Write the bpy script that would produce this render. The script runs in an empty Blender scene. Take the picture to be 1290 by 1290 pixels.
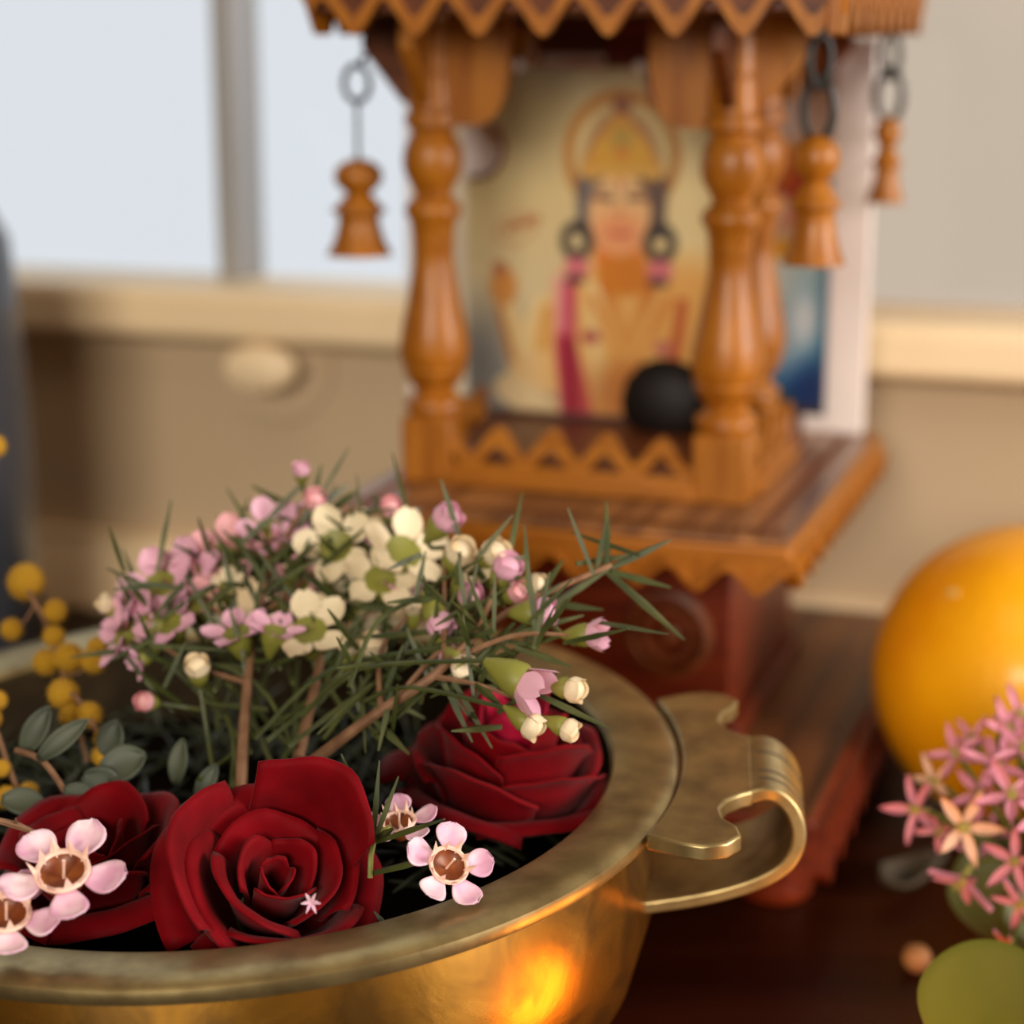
import bpy, bmesh, math, random
import numpy as np
from mathutils import Vector, Matrix, Quaternion, Euler

C = bpy.context.scene.collection
R = math.radians
rnd = random.Random(7)

# ------------------------------------------------------------------ camera, world, lights, exposure
CAM_H, PITCH, F = 0.17, math.atan(605/2550), 2550.0
cam_d = bpy.data.cameras.new('camera'); cam = bpy.data.objects.new('camera', cam_d); C.objects.link(cam)
cam.location = (0, 0, CAM_H); cam.rotation_euler = (math.pi/2-PITCH, 0, 0)
cam_d.sensor_width = 36; cam_d.lens = F/1290*36; cam_d.clip_start = 0.01; cam_d.clip_end = 50
cam_d.dof.use_dof = True; cam_d.dof.focus_distance = 0.280; cam_d.dof.aperture_fstop = 12.0
bpy.context.scene.camera = cam

world = bpy.data.worlds.new('overcast sky'); bpy.context.scene.world = world; world.use_nodes = True
bg = world.node_tree.nodes['Background']
bg.inputs[0].default_value = (0.70, 0.745, 0.80, 1); bg.inputs[1].default_value = 1.12

def area(name, loc, target, sx, sy, power, col):
    l = bpy.data.lights.new(name, 'AREA'); l.shape = 'RECTANGLE'; l.size = sx; l.size_y = sy; l.energy = power; l.color = col
    o = bpy.data.objects.new(name, l); C.objects.link(o); o.location = loc
    o.rotation_euler = (Vector(target)-Vector(loc)).to_track_quat('-Z', 'Y').to_euler(); return o
area('daylight_right_window', (0.92, -0.08, 0.36), (0.05, 0.42, 0.10), 0.40, 0.5, 12.5, (1.0, 0.93, 0.88))
area('daylight_front_window', (-0.38, -1.48, 0.60), (0.02, 0.40, 0.10), 0.75, 0.45, 26.5, (1.0, 0.90, 0.76))
area('overhead_fill_light', (-0.25, -0.25, 1.25), (0.0, 0.40, 0.08), 0.6, 0.6, 2.0, (1.0, 0.88, 0.72))  # added warm fill for the front faces, no known ceiling lamp
pl = bpy.data.lights.new('lamp_flame_light', 'POINT'); pl.energy = 0.13; pl.color = (1.0, 0.36, 0.05); pl.shadow_soft_size = 0.016
po = bpy.data.objects.new('lamp_flame_light', pl); C.objects.link(po); po.location = (0.062, 0.262, 0.014)

vs = bpy.context.scene.view_settings
vs.view_transform = 'Standard'; vs.look = 'None'; vs.exposure = 0.0; vs.gamma = 1.0; vs.use_curve_mapping = False

# ------------------------------------------------------------------ helpers
def lin(c):
    return tuple((x/255/12.92 if x/255 <= .04045 else ((x/255+.055)/1.055)**2.4) for x in c)
def px(u, v, y):
    """the point at depth y that the photograph shows at column u, row v"""
    a, b = (u-645)/F, (v-645)/F
    d = Vector((a, math.cos(PITCH)-b*math.sin(PITCH), -math.sin(PITCH)-b*math.cos(PITCH)))
    return Vector((0, 0, CAM_H))+d*(y/d.y)
def psize(n, y): return n*(y*1.06)/F
def zv(v, y): return px(645, v, y).z

class MB:
    def __init__(s): s.v = []; s.f = []; s.col = None
    def add(s, vs_, fs): 
        n = len(s.v); s.v += [Vector(p) for p in vs_]; s.f += [tuple(i+n for i in f) for f in fs]; return s
    def box(s, lo, hi, M=None):
        x0, y0, z0 = lo; x1, y1, z1 = hi
        vv = [Vector(p) for p in ((x0,y0,z0),(x1,y0,z0),(x1,y1,z0),(x0,y1,z0),(x0,y0,z1),(x1,y0,z1),(x1,y1,z1),(x0,y1,z1))]
        if M: vv = [M@p for p in vv]
        return s.add(vv, [(3,2,1,0),(4,5,6,7),(0,1,5,4),(1,2,6,5),(2,3,7,6),(3,0,4,7)])
    def lathe(s, prof, c=(0,0,0), n=32, M=None, cap=True):
        c = Vector(c); vv = []; fs = []
        for r, z in prof:
            for k in range(n):
                a = 2*math.pi*k/n; p = Vector((r*math.cos(a), r*math.sin(a), z)); vv.append((M@p if M else p)+c)
        m = len(prof)
        for i in range(m-1):
            for k in range(n):
                k2 = (k+1) % n; fs.append((i*n+k, i*n+k2, (i+1)*n+k2, (i+1)*n+k))
        if cap: fs.append(tuple(range(n-1,-1,-1))); fs.append(tuple((m-1)*n+k for k in range(n)))
        return s.add(vv, fs)
    def tube(s, pts, r, n=8, closed=False):
        pts = [Vector(p) for p in pts]; m = len(pts); rr = r if isinstance(r, (list, tuple)) else [r]*m
        vv = []; fs = []; up = None
        for i, p in enumerate(pts):
            a = pts[(i-1) % m] if (closed or i > 0) else p; b = pts[(i+1) % m] if (closed or i < m-1) else p
            t = (b-a).normalized()
            if up is None: up = t.orthogonal().normalized()
            up = (up-t*up.dot(t)); up = up.normalized() if up.length > 1e-9 else t.orthogonal().normalized()
            w = t.cross(up)
            for k in range(n):
                an = 2*math.pi*k/n; vv.append(p+(up*math.cos(an)+w*math.sin(an))*rr[i])
        for i in range(m if closed else m-1):
            j = (i+1) % m
            for k in range(n):
                k2 = (k+1) % n; fs.append((i*n+k, i*n+k2, j*n+k2, j*n+k))
        if not closed: fs.append(tuple(range(n-1,-1,-1))); fs.append(tuple((m-1)*n+k for k in range(n)))
        return s.add(vv, fs)
    def strip(s, top, bot, t0, t1, M):
        """2-D band between two polylines (s,h) made solid between depths t0 and t1; M maps (s,t,h)"""
        n = len(top); vv = []; fs = []
        for (a, b), (c_, d) in zip(top, bot):
            for q in ((a,t0,b),(a,t1,b),(c_,t1,d),(c_,t0,d)): vv.append(M@Vector(q))
        for i in range(n-1):
            o, e = i*4, i*4+4
            for k in range(4): fs.append((o+k, o+(k+1)%4, e+(k+1)%4, e+k))
        fs.append((3,2,1,0)); o = (n-1)*4; fs.append((o,o+1,o+2,o+3))
        return s.add(vv, fs)
    def prism(s, poly, t0, t1, M):
        n = len(poly); vv = [M@Vector((a,t0,b)) for a, b in poly]+[M@Vector((a,t1,b)) for a, b in poly]
        fs = [tuple(range(n)), tuple(range(2*n-1, n-1, -1))]+[(i, n+i, n+(i+1)%n, (i+1)%n) for i in range(n)]
        return s.add(vv, fs)
    def sheet(s, fn, nu, nv):
        vv = [fn(-1+2*i/nu, j/nv) for j in range(nv+1) for i in range(nu+1)]
        fs = [(j*(nu+1)+i, j*(nu+1)+i+1, (j+1)*(nu+1)+i+1, (j+1)*(nu+1)+i) for j in range(nv) for i in range(nu)]
        return s.add(vv, fs)
    def ball(s, c, r, nu=16, nv=10, bump=0.0, rg=None):
        c = Vector(c); vv = []; fs = []
        for j in range(1, nv):
            th = math.pi*j/nv
            for i in range(nu):
                ph = 2*math.pi*i/nu; q = r*(1+(rg.uniform(-bump, bump) if rg else 0))
                vv.append(c+Vector((q*math.sin(th)*math.cos(ph), q*math.sin(th)*math.sin(ph), q*math.cos(th))))
        t = len(vv); vv.append(c+Vector((0,0,r))); vv.append(c-Vector((0,0,r)))
        for j in range(nv-2):
            for i in range(nu):
                i2 = (i+1) % nu; fs.append((j*nu+i, (j+1)*nu+i, (j+1)*nu+i2, j*nu+i2))
        for i in range(nu):
            i2 = (i+1) % nu; fs.append((t, i, i2)); fs.append((t+1, (nv-2)*nu+i2, (nv-2)*nu+i))
        return s.add(vv, fs)
    def needle(s, a, b, r):
        a = Vector(a); b = Vector(b); m = a.lerp(b, .5)
        return s.tube([a, m, b], [r*.75, r, r*.25], 4)
    def mesh(s, name, mat, smooth=True, fix=True):
        me = bpy.data.meshes.new(name); me.from_pydata([tuple(p) for p in s.v], [], s.f)
        if fix:
            bm = bmesh.new(); bm.from_mesh(me); bmesh.ops.recalc_face_normals(bm, faces=bm.faces); bm.to_mesh(me); bm.free()
        for m in (mat if isinstance(mat, (list, tuple)) else [mat]): me.materials.append(m)
        if smooth:
            me.polygons.foreach_set('use_smooth', [True]*len(me.polygons))
            try: me.set_sharp_from_angle(angle=R(38))
            except Exception: pass
        me.update(); return me
    def build(s, name, mat, parent=None, smooth=True, bevel=0, solid=0, sub=0, label=None):
        o = bpy.data.objects.new(name, s.mesh(name, mat, smooth, fix=not solid)); C.objects.link(o)
        if parent: o.parent = parent
        if solid:
            m = o.modifiers.new('thickness', 'SOLIDIFY'); m.thickness = solid; m.offset = 0
        if sub:
            m = o.modifiers.new('smooth', 'SUBSURF'); m.levels = sub; m.render_levels = sub
        if bevel:
            m = o.modifiers.new('edge', 'BEVEL'); m.width = bevel; m.segments = 2; m.limit_method = 'ANGLE'; m.angle_limit = R(40)
        if label: o['label'] = label
        return o

def tag(o, label, cat, group=None, kind=None):
    o['label'] = label; o['category'] = cat
    if group: o['group'] = group
    if kind: o['kind'] = kind
    return o
def thing(name, label, cat, loc=(0,0,0), rot=None, group=None):
    o = bpy.data.objects.new(name, None); C.objects.link(o); o.location = loc; o.empty_display_size = .005
    if rot is not None: o.rotation_euler = rot
    return tag(o, label, cat, group)
def struct(o): o['kind'] = 'structure'; return o
def copy_tree(o, parent=None):
    c = o.copy(); C.objects.link(c); c.parent = parent
    for ch in list(o.children): copy_tree(ch, c)
    return c

def mat(name, col, rough=.5, metal=0, coat=0, sss=0, sheen=0, spec=.5):
    m = bpy.data.materials.new(name); m.use_nodes = True; b = m.node_tree.nodes['Principled BSDF']
    b.inputs['Base Color'].default_value = (*col, 1); b.inputs['Roughness'].default_value = rough; b.inputs['Metallic'].default_value = metal
    b.inputs['Coat Weight'].default_value = coat; b.inputs['Sheen Weight'].default_value = sheen; b.inputs['Specular IOR Level'].default_value = spec
    if sss:
        b.inputs['Subsurface Weight'].default_value = sss; b.inputs['Subsurface Radius'].default_value = (.6,.3,.15); b.inputs['Subsurface Scale'].default_value = .002
    return m
def N(m, t, **k):
    n = m.node_tree.nodes.new(t)
    for a, b in k.items(): setattr(n, a, b)
    return n
def noisy(name, c1, c2, scale=(1,1,1), freq=60, detail=4, rough=(.4,.5), metal=0, bump=0, dist=0, coat=0, sss=0, sheen=0, lo=.35, hi=.65, spec=.5):
    """two colours of the material itself mixed by a stretched noise"""
    m = mat(name, c1, rough[0], metal, coat, sss, sheen, spec); L = m.node_tree.links; b = m.node_tree.nodes['Principled BSDF']
    tc = N(m, 'ShaderNodeTexCoord'); mp = N(m, 'ShaderNodeMapping'); mp.inputs['Scale'].default_value = scale
    no = N(m, 'ShaderNodeTexNoise'); no.inputs['Scale'].default_value = freq; no.inputs['Detail'].default_value = detail; no.inputs['Distortion'].default_value = dist
    rp = N(m, 'ShaderNodeValToRGB'); rp.color_ramp.elements[0].position = lo; rp.color_ramp.elements[1].position = hi
    rp.color_ramp.elements[0].color = (*c1, 1); rp.color_ramp.elements[1].color = (*c2, 1)
    mr = N(m, 'ShaderNodeMapRange'); mr.inputs[3].default_value = rough[0]; mr.inputs[4].default_value = rough[1]
    L.new(tc.outputs['Object'], mp.inputs[0]); L.new(mp.outputs[0], no.inputs['Vector']); L.new(no.outputs[0], rp.inputs[0])
    L.new(rp.outputs[0], b.inputs['Base Color']); L.new(no.outputs[0], mr.inputs[0]); L.new(mr.outputs[0], b.inputs['Roughness'])
    if bump:
        bp = N(m, 'ShaderNodeBump'); bp.inputs['Strength'].default_value = bump; bp.inputs['Distance'].default_value = .0004
        L.new(no.outputs[0], bp.inputs['Height']); L.new(bp.outputs[0], b.inputs['Normal'])
    return m

M = {}
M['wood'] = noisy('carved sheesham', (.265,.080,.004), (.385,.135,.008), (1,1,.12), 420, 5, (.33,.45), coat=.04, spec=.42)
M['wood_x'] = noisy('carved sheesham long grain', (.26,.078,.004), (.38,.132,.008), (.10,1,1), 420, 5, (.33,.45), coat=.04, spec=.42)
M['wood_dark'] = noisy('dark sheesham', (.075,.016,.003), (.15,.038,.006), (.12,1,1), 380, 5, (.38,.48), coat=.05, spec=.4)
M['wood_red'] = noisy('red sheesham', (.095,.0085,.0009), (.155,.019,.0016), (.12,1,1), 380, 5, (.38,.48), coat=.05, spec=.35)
M['wood_base'] = noisy('dark striped plank', (.05,.016,.006), (.16,.055,.014), (1,.05,1), 150, 3, (.3,.42), coat=.1, lo=.42, hi=.58, spec=.4)
M['wood_plank'] = noisy('striped plank', (.14,.052,.018), (.36,.15,.045), (1,.05,1), 150, 3, (.3,.42), coat=.2, lo=.42, hi=.58)
M['table'] = noisy('polished dark table', (.014,.0018,.0004), (.028,.0050,.0009), (.08,1,1), 60, 5, (.32,.44), coat=0, spec=.12)
M['wall'] = noisy('cream painted wall', lin((186,162,130)), lin((193,169,137)), (1,1,1), 8, 2, (.6,.7))
M['trim'] = noisy('cream gloss trim', lin((240,214,172)), lin((243,218,178)), (1,1,1), 8, 2, (.4,.5))
M['room'] = noisy('warm room wall', (.34,.24,.14), (.37,.26,.16), (1,1,1), 3, 2, (.7,.8))
M['mullion'] = mat('grey window bar', lin((150,148,146)), .5)
M['brass'] = noisy('aged brass', (.42,.20,.028), (.19,.095,.020), (1,1,1), 95, 8, (.16,.42), metal=.9, bump=.3, dist=.6, lo=.42, hi=.62)
M['brass_dull'] = noisy('dull tarnished brass', (.44,.34,.15), (.24,.175,.075), (1,1,1), 150, 8, (.24,.44), metal=.82, bump=.3, lo=.38, hi=.68)
M['brass_shaded'] = noisy('brass with painted shade', (.030,.018,.007), (.055,.034,.013), (1,1,1), 110, 6, (.5,.65), metal=.6, bump=.2)  # brass darkened to carry the shade the foliage throws inside the bowl
M['grey_card'] = mat('grey white card', lin((226,214,210)), .5)
M['groove'] = mat('dark groove', (.03,.02,.01), .7)  # plain dark colour for the engraved strap lines
M['iron'] = mat('dark iron wire', (.018,.016,.014), .5, .2)
M['rose'] = noisy('red rose petal', (.125,.0004,.0025), (.18,.0009,.0045), (1,1,1), 160, 3, (.55,.65), sheen=.04, spec=.06)
M['rosepink'] = noisy('magenta rose petal', (.30,.003,.022), (.38,.010,.04), (1,1,1), 160, 3, (.55,.65), sheen=.02, spec=.08)
M['petal'] = noisy('pale pink wax petal', lin((243,212,218)), lin((216,160,188)), (1,1,1), 260, 2, (.45,.55), sss=.15)
M['petal_pink'] = noisy('pink wax petal', lin((236,192,206)), lin((210,142,174)), (1,1,1), 200, 2, (.45,.55), sss=.1)
M['petal_white'] = noisy('cream petal', lin((238,222,190)), lin((226,204,165)), (1,1,1), 200, 2, (.5,.6), sss=.15)
M['petal_rose'] = noisy('dusty pink petal', lin((222,150,160)), lin((235,180,180)), (1,1,1), 200, 2, (.5,.6), sss=.1)
M['cup'] = noisy('amber flower cup', (.28,.075,.008), (.16,.03,.006), (1,1,1), 500, 3, (.4,.5), coat=0)
M['stamen'] = mat('pale pink stamen', lin((240,200,180)), .5)
M['calyx'] = noisy('green calyx', (.17,.18,.022), (.26,.25,.045), (1,1,1), 300, 2, (.45,.55))
M['needle'] = noisy('needle leaf green', (.032,.046,.009), (.080,.092,.021), (1,1,1), 120, 3, (.45,.55))
M['needle_shaded'] = noisy('shaded needle green', (.010,.014,.005), (.028,.034,.010), (1,1,1), 120, 3, (.5,.6))  # darker copy of the needle green, shade put into the colour
M['twig'] = noisy('brown twig', (.16,.075,.035), (.27,.14,.07), (1,1,1), 300, 3, (.6,.7))
M['wattle'] = noisy('yellow wattle bloom', (.70,.34,.010), (.85,.49,.02), (1,1,1), 900, 3, (.7,.85), bump=.8)
M['gumleaf'] = noisy('grey green leaf', (.030,.038,.021), (.065,.078,.044), (1,1,1), 90, 3, (.5,.6))
M['leaf'] = noisy('succulent green leaf', (.055,.065,.004), (.085,.090,.006), (1,1,1), 50, 3, (.4,.5), spec=.3)
M['star'] = noisy('pink star petal', lin((190,104,126)), lin((218,150,164)), (1,1,1), 200, 2, (.5,.6), sss=.1)
M['star_cream'] = noisy('cream pink star petal', lin((214,164,136)), lin((220,180,150)), (1,1,1), 200, 2, (.5,.6), sss=.1)
M['starcentre'] = mat('yellow green centre', (.35,.30,.06), .6)
M['dryleaf'] = noisy('dry grey leaf', (.050,.040,.028), (.085,.066,.046), (1,1,1), 90, 3, (.85,.95), spec=.05)
M['bud_orange'] = noisy('dry orange bud', (.42,.20,.07), (.30,.12,.04), (1,1,1), 200, 3, (.6,.7))
M['stone'] = noisy('black stone', (.003,.0015,.0012), (.007,.003,.002), (1,1,1), 200, 3, (.55,.65), spec=.3)
M['bottle'] = noisy('slate bottle', (.045,.05,.065), (.06,.065,.08), (1,1,1), 20, 2, (.3,.4), coat=.3)
M['white'] = noisy('white frame', lin((226,212,206)), lin((232,220,214)), (1,1,1), 30, 2, (.35,.45), coat=.2)
M['pearl'] = mat('pearl white', (.85,.8,.74), .2, coat=.5)
M['floor'] = noisy('wood floor', (.10,.05,.025), (.16,.085,.04), (.1,1,1), 12, 4, (.4,.5))
M['navel'] = mat('pale orange navel', (.75,.50,.14), .6)

def orange_mat():
    m = noisy('orange peel', (.95,.43,.0005), (.80,.27,.0005), (1,1,1), 28, 3, (.45,.55), lo=.40, hi=.72, coat=.28, spec=.3)
    L = m.node_tree.links; b = m.node_tree.nodes['Principled BSDF']
    tc = N(m, 'ShaderNodeTexCoord'); vo = N(m, 'ShaderNodeTexVoronoi'); vo.inputs['Scale'].default_value = 700; b.inputs['Coat Roughness'].default_value = .16
    bp = N(m, 'ShaderNodeBump'); bp.inputs['Strength'].default_value = .35; bp.inputs['Distance'].default_value = .0004
    L.new(tc.outputs['Object'], vo.inputs['Vector']); L.new(vo.outputs['Distance'], bp.inputs['Height']); L.new(bp.outputs[0], b.inputs['Normal'])
    return m
M['orange'] = orange_mat()
def print_mat(name, rough):
    m = mat(name, (.5,.5,.5), rough); a = N(m, 'ShaderNodeVertexColor', layer_name='Col')
    m.node_tree.links.new(a.outputs[0], m.node_tree.nodes['Principled BSDF'].inputs['Base Color']); return m
M['print'] = print_mat('printed card', .38)
def glass(name, tint):
    m = bpy.data.materials.new(name); m.use_nodes = True; nt = m.node_tree; nt.nodes.clear()
    o = nt.nodes.new('ShaderNodeOutputMaterial'); t = nt.nodes.new('ShaderNodeBsdfTransparent'); g = nt.nodes.new('ShaderNodeBsdfGlossy')
    x = nt.nodes.new('ShaderNodeMixShader'); t.inputs[0].default_value = (*tint, 1); g.inputs['Roughness'].default_value = .15; x.inputs[0].default_value = .04
    nt.links.new(t.outputs[0], x.inputs[1]); nt.links.new(g.outputs[0], x.inputs[2]); nt.links.new(x.outputs[0], o.inputs[0]); return m
M['glass'] = glass('clear window glass', (.99,.99,.985)); M['glass_warm'] = glass('warm tinted window glass', (.87,.77,.665))
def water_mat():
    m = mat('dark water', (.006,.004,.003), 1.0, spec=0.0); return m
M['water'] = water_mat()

# ------------------------------------------------------------------ the room
WY = R(-20)                                        # the window wall is turned a little to the camera
WM = Matrix.Translation((-.145,.612,0))@Matrix.Rotation(WY, 4, 'Z')      # local x along the wall, y outwards
wb = MB(); X0, X1, Z0, Z1 = -1.3, 1.5, -.75, 1.7
wx0, wx1, wz0, wz1 = -.95, 1.2, .098, .85
wb.box((X0,0,Z0),(X1,.028,wz0-.010), WM).box((X0,0,wz1),(X1,.028,Z1), WM).box((X0,0,wz0),(wx0,.028,wz1), WM).box((wx1,0,wz0),(X1,.028,wz1), WM)
struct(wb.build('wall_back', M['wall'], smooth=False))
struct(MB().box((X0,-2.4,Z0-.1),(X1,.12,Z0), WM).build('floor', M['floor'], smooth=False))
struct(MB().box((X0,-2.4,Z1),(X1,.12,Z1+.1), WM).build('ceiling', M['room'], smooth=False))
struct(MB().box((X0-.1,-2.4,Z0),(X0,.12,Z1), WM).build('wall_left', M['room'], smooth=False))
struct(MB().box((X1,-2.4,Z0),(X1+.1,.12,Z1), WM).build('wall_right', M['room'], smooth=False))
struct(MB().box((X0,-2.5,Z0),(X1,-2.4,Z1), WM).build('wall_front', M['room'], smooth=False))
struct(MB().box((wx0-.02,-.014,.0835),(wx1+.02,.029,.098), WM).build('trim_1', M['trim'], bevel=.003))          # window sill board
tr = MB(); tr.strip([(X0,.021),(X1,.021)], [(X0,.0),(X1,.0)], 0, -.006, WM); tr.add([WM@Vector(p) for p in ((X0,-.006,.0),(X0,-.014,.0),(X0,-.006,.018),(X1,-.006,.0),(X1,-.014,.0),(X1,-.006,.018))],[(0,1,2),(3,5,4),(1,4,5,2),(0,2,5,3),(0,3,4,1)])
struct(tr.build('baseboard_back', M['trim'], smooth=False))
def wall_x(u, v):                                   # where on the wall plane the ray meets
    o = Vector((0,0,CAM_H)); d = px(u, v, 1)-o; n = WM.to_3x3()@Vector((0,1,0)); t = (WM.translation-o).dot(n)/d.dot(n)
    return WM.inverted()@(o+d*t)
post = wall_x(250, 200).x; mid = wall_x(800, 200).x
def window(name, x0, x1, g):
    fr = MB(); w = .0062
    fr.box((x0,.010,wz0),(x0+w,.028,wz1), WM).box((x0+w,.010,wz1-w),(x1,.028,wz1), WM)
    f = struct(fr.build(name, M['mullion'], smooth=False))
    MB().box((x0+w,.020,wz0),(x1,.022,wz1-w), WM).build('pane', g, f, smooth=False); return f
window('window_1', wx0, post, M['glass']); window('window_2', post, mid, M['glass']); window('window_3', mid, wx1, M['glass_warm'])

# table
tb = thing('wooden_table', 'dark red-brown polished wooden tabletop beneath the bowl and carved shrine', 'table', (0,.25,0))
TI = Matrix.Translation((0,-.25,0))
MB().box((-1.1,-.85,-.035),(1.3,-.0145,-.0002), TI@WM).build('tabletop', M['table'], tb, bevel=.004)
for a, b in ((-1.0,-.8),(1.2,-.8),(-1.0,-.06),(1.2,-.06)):
    MB().box((a-.03,b-.03,-.75),(a+.03,b+.03,-.035), TI@WM).build('leg', M['table'], tb, bevel=.004)

# knob on the wall
k = wall_x(352, 455); kn = thing('wall_knob', 'cream rounded knob sticking out of wall below the window sill', 'knob', WM@Vector((k.x,0,k.z)), (0,0,WY))
KR = Matrix.Rotation(R(90), 4, 'X')
MB().lathe([(.0001,0),(.017,0),(.018,.0006),(.0175,.0016),(.0001,.002)], M=KR, n=40).build('backplate', M['wall'], kn)
sc_ = Matrix.Diagonal((1.55,1,.95,1))
MB().lathe([(.0001,.002),(.0040,.002),(.0038,.006),(.0062,.009),(.0074,.012),(.0066,.015),(.0035,.0165),(.0001,.017)], M=sc_@KR, n=32).build('knob_head', M['trim'], kn)

# bottle at the left edge
bt = thing('bottle', 'dark slate-blue bottle at the left edge, standing before the window wall', 'bottle', (px(-76,640,.525).x,.525,0))
MB().lathe([(.0001,0),(.0235,0),(.025,.002),(.0250,.060),(.0240,.095),(.0222,.118),(.0150,.132),(.0100,.140),(.0098,.150),(.0001,.150)], n=40).build('body', M['bottle'], bt)
MB().lathe([(.0001,.150),(.0115,.150),(.0115,.162),(.0105,.164),(.0001,.164)], n=32).build('cap', M['bottle'], bt)

# ------------------------------------------------------------------ carved wooden shrine
SY = R(-18.5); ex = Vector((math.cos(SY), math.sin(SY), 0)); ey = Vector((-math.sin(SY), math.cos(SY), 0))
SC = Vector((.0545,.38,0))+ex*(-.054)+ey*.060
sh = thing('wooden_shrine', 'small carved wooden temple shrine with turned pillars and zigzag fringes', 'shrine', SC, (0,0,SY))
SM = Matrix.Translation(SC)@Matrix.Rotation(SY, 4, 'Z'); SI = SM.inverted()
def face(k):                                       # frames for the four sides: (s, t outward, h); 0 front, 1 right, 2 back, 3 left
    return Matrix.Rotation(R(90*k), 4, 'Z')@Matrix(((1,0,0,0),(0,-1,0,0),(0,0,1,0),(0,0,0,1)))
def tri(x, per, soft=.16):                          # rounded triangle wave 0..1
    q = (x/per) % 1.0; t = 1-abs(2*q-1); return .5-math.asin((1-soft)*math.cos(math.pi*t))/math.asin(1-soft)/2
def fringe(name, k, half, out, ztop, zvalley, ztip, per, phase, band, m, mband, parent, th=.0022, off=0):
    n = max(8, int(2*half/per*14)); ss = [-half+2*half*i/n for i in range(n+1)]; Fm = Matrix.Translation((off,0,0))@face(k)
    edge = [(s, zvalley+(ztip-zvalley)*tri(s-phase, per)) for s in ss]
    f = MB().strip([(s, ztop) for s in ss], edge, out-th, out, Fm).build(name, m, parent)
    d = band if ztip < zvalley else -band
    MB().strip([(s, h+d) for s, h in edge], edge, out-.0002, out+.0010, Fm).build('zigzag_band', mband, f)
    return f
zs = .0735; zb = .0222
# feet
for sx in (-1, 1):
    for sy in (-1, 1):
        MB().lathe([(.0001,0),(.0070,0),(.0078,.0012),(.0078,.003),(.0062,.0045),(.0072,.0065),(.0078,.009),(.0070,.0125),(.0001,.0125)], (sx*.052, sy*.058, .0001), 28).build('foot', M['wood_red'], sh)
BX, BY = .0622, .0735
MB().box((-BX,-BY,.0125),(BX,BY,zb)).build('base_plate', M['wood_red'], sh, bevel=.0008)
MB().box((-BX+.001,-BY+.001,zb),(BX-.001,BY-.001,zb+.0007)).build('base_top_board', M['wood_base'], sh)
for k_, (hf, ot) in enumerate(((BX,BY),(BY,BX),(BX,BY),(BY,BX))):
    fringe('base_fringe', k_, hf, ot+.0022, zb-.001, .0145, .0085, .0131, .002, .0016, M['wood_red'], M['wood_red'], sh)
# stepped box with carved rosettes
BOX = (-.0369,-.035,zb+.0007),(.0369,.0325,zs-.008)
MB().box(*BOX).build('pedestal_box', M['wood_red'], sh, bevel=.0006)
for cx_ in (-.023, 0.0235):
    Fm = face(0)@Matrix.Translation((cx_, .035, .0455))
    RR = Fm@Matrix.Rotation(R(-90), 4, 'X')
    ro = MB().lathe([(.0096,0),(.0096,.0016),(.0080,.0020),(.0072,.0001)], M=RR, n=36, cap=False)
    ro.lathe([(.0062,.0001),(.0058,.0018),(.0048,.0018),(.0042,.0001)], M=RR, n=36, cap=False)
    ro.lathe([(.0001,.0020),(.0020,.0018),(.0027,.0008),(.0030,.0001)], M=RR, n=36, cap=False)
    ro.build('carved_rosette', M['wood_dark'], sh)
MB().box((-.0410,-.0390,zs-.0090),(.0410,.0365,zs-.0050)).build('pedestal_moulding', M['wood_dark'], sh, bevel=.0005)
MB().box((-.0395,-.0375,zb+.0007),(.0395,.0350,zb+.005)).build('pedestal_plinth', M['wood_red'], sh, bevel=.0006)
# slab
HX, HY, HO = .0495, .060, .004
MB().box((HO-HX,-HY,zs-.0050),(HO+HX,HY,zs-.0012)).build('slab', M['wood_x'], sh, bevel=.0008)
MB().box((HO-HX+.0008,-HY+.0008,zs-.0012),(HO+HX-.0008,HY-.0008,zs)).build('slab_top_board', M['wood_plank'], sh, bevel=.0004)
for k_, (hf, ot) in enumerate(((HX,HY),(HY,HX),(HX,HY),(HY,HX))):
    fringe('slab_fringe', k_, hf, ot+.0004, zs-.0040, zs-.0062, zs-.0108, .0121, .001, .0013, M['wood'], M['wood'], sh, off=HO)
    if k_ == 2: continue
    dn = MB(); Fm = Matrix.Translation((HO,0,0))@face(k_)
    for i in range(34):
        s0 = -hf+.004+(2*hf-.008)*i/33
        if (Fm@Vector((s0,0,0))).y > .048 and k_ != 0: continue
        dn.add([Fm@Vector(p) for p in ((s0-.0008,ot-.0085,zs+.0004),(s0+.0008,ot-.0085,zs+.0004),(s0+.0008,ot-.0062,zs+.0004),(s0-.0008,ot-.0062,zs+.0004),(s0,ot-.0073,zs+.0012))],[(0,1,4),(1,2,4),(2,3,4),(3,0,4),(3,2,1,0)])
    dn.build('beaded_edging', M['wood_dark'], sh, smooth=False)
# raised inner floor
zf = .0800
PX, PY = .0327, .0262
MB().box((-PX-.004,-PY-.002,zs),(PX+.004,PY+.016,zf)).build('inner_floor', M['wood_dark'], sh, bevel=.0005)
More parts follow.
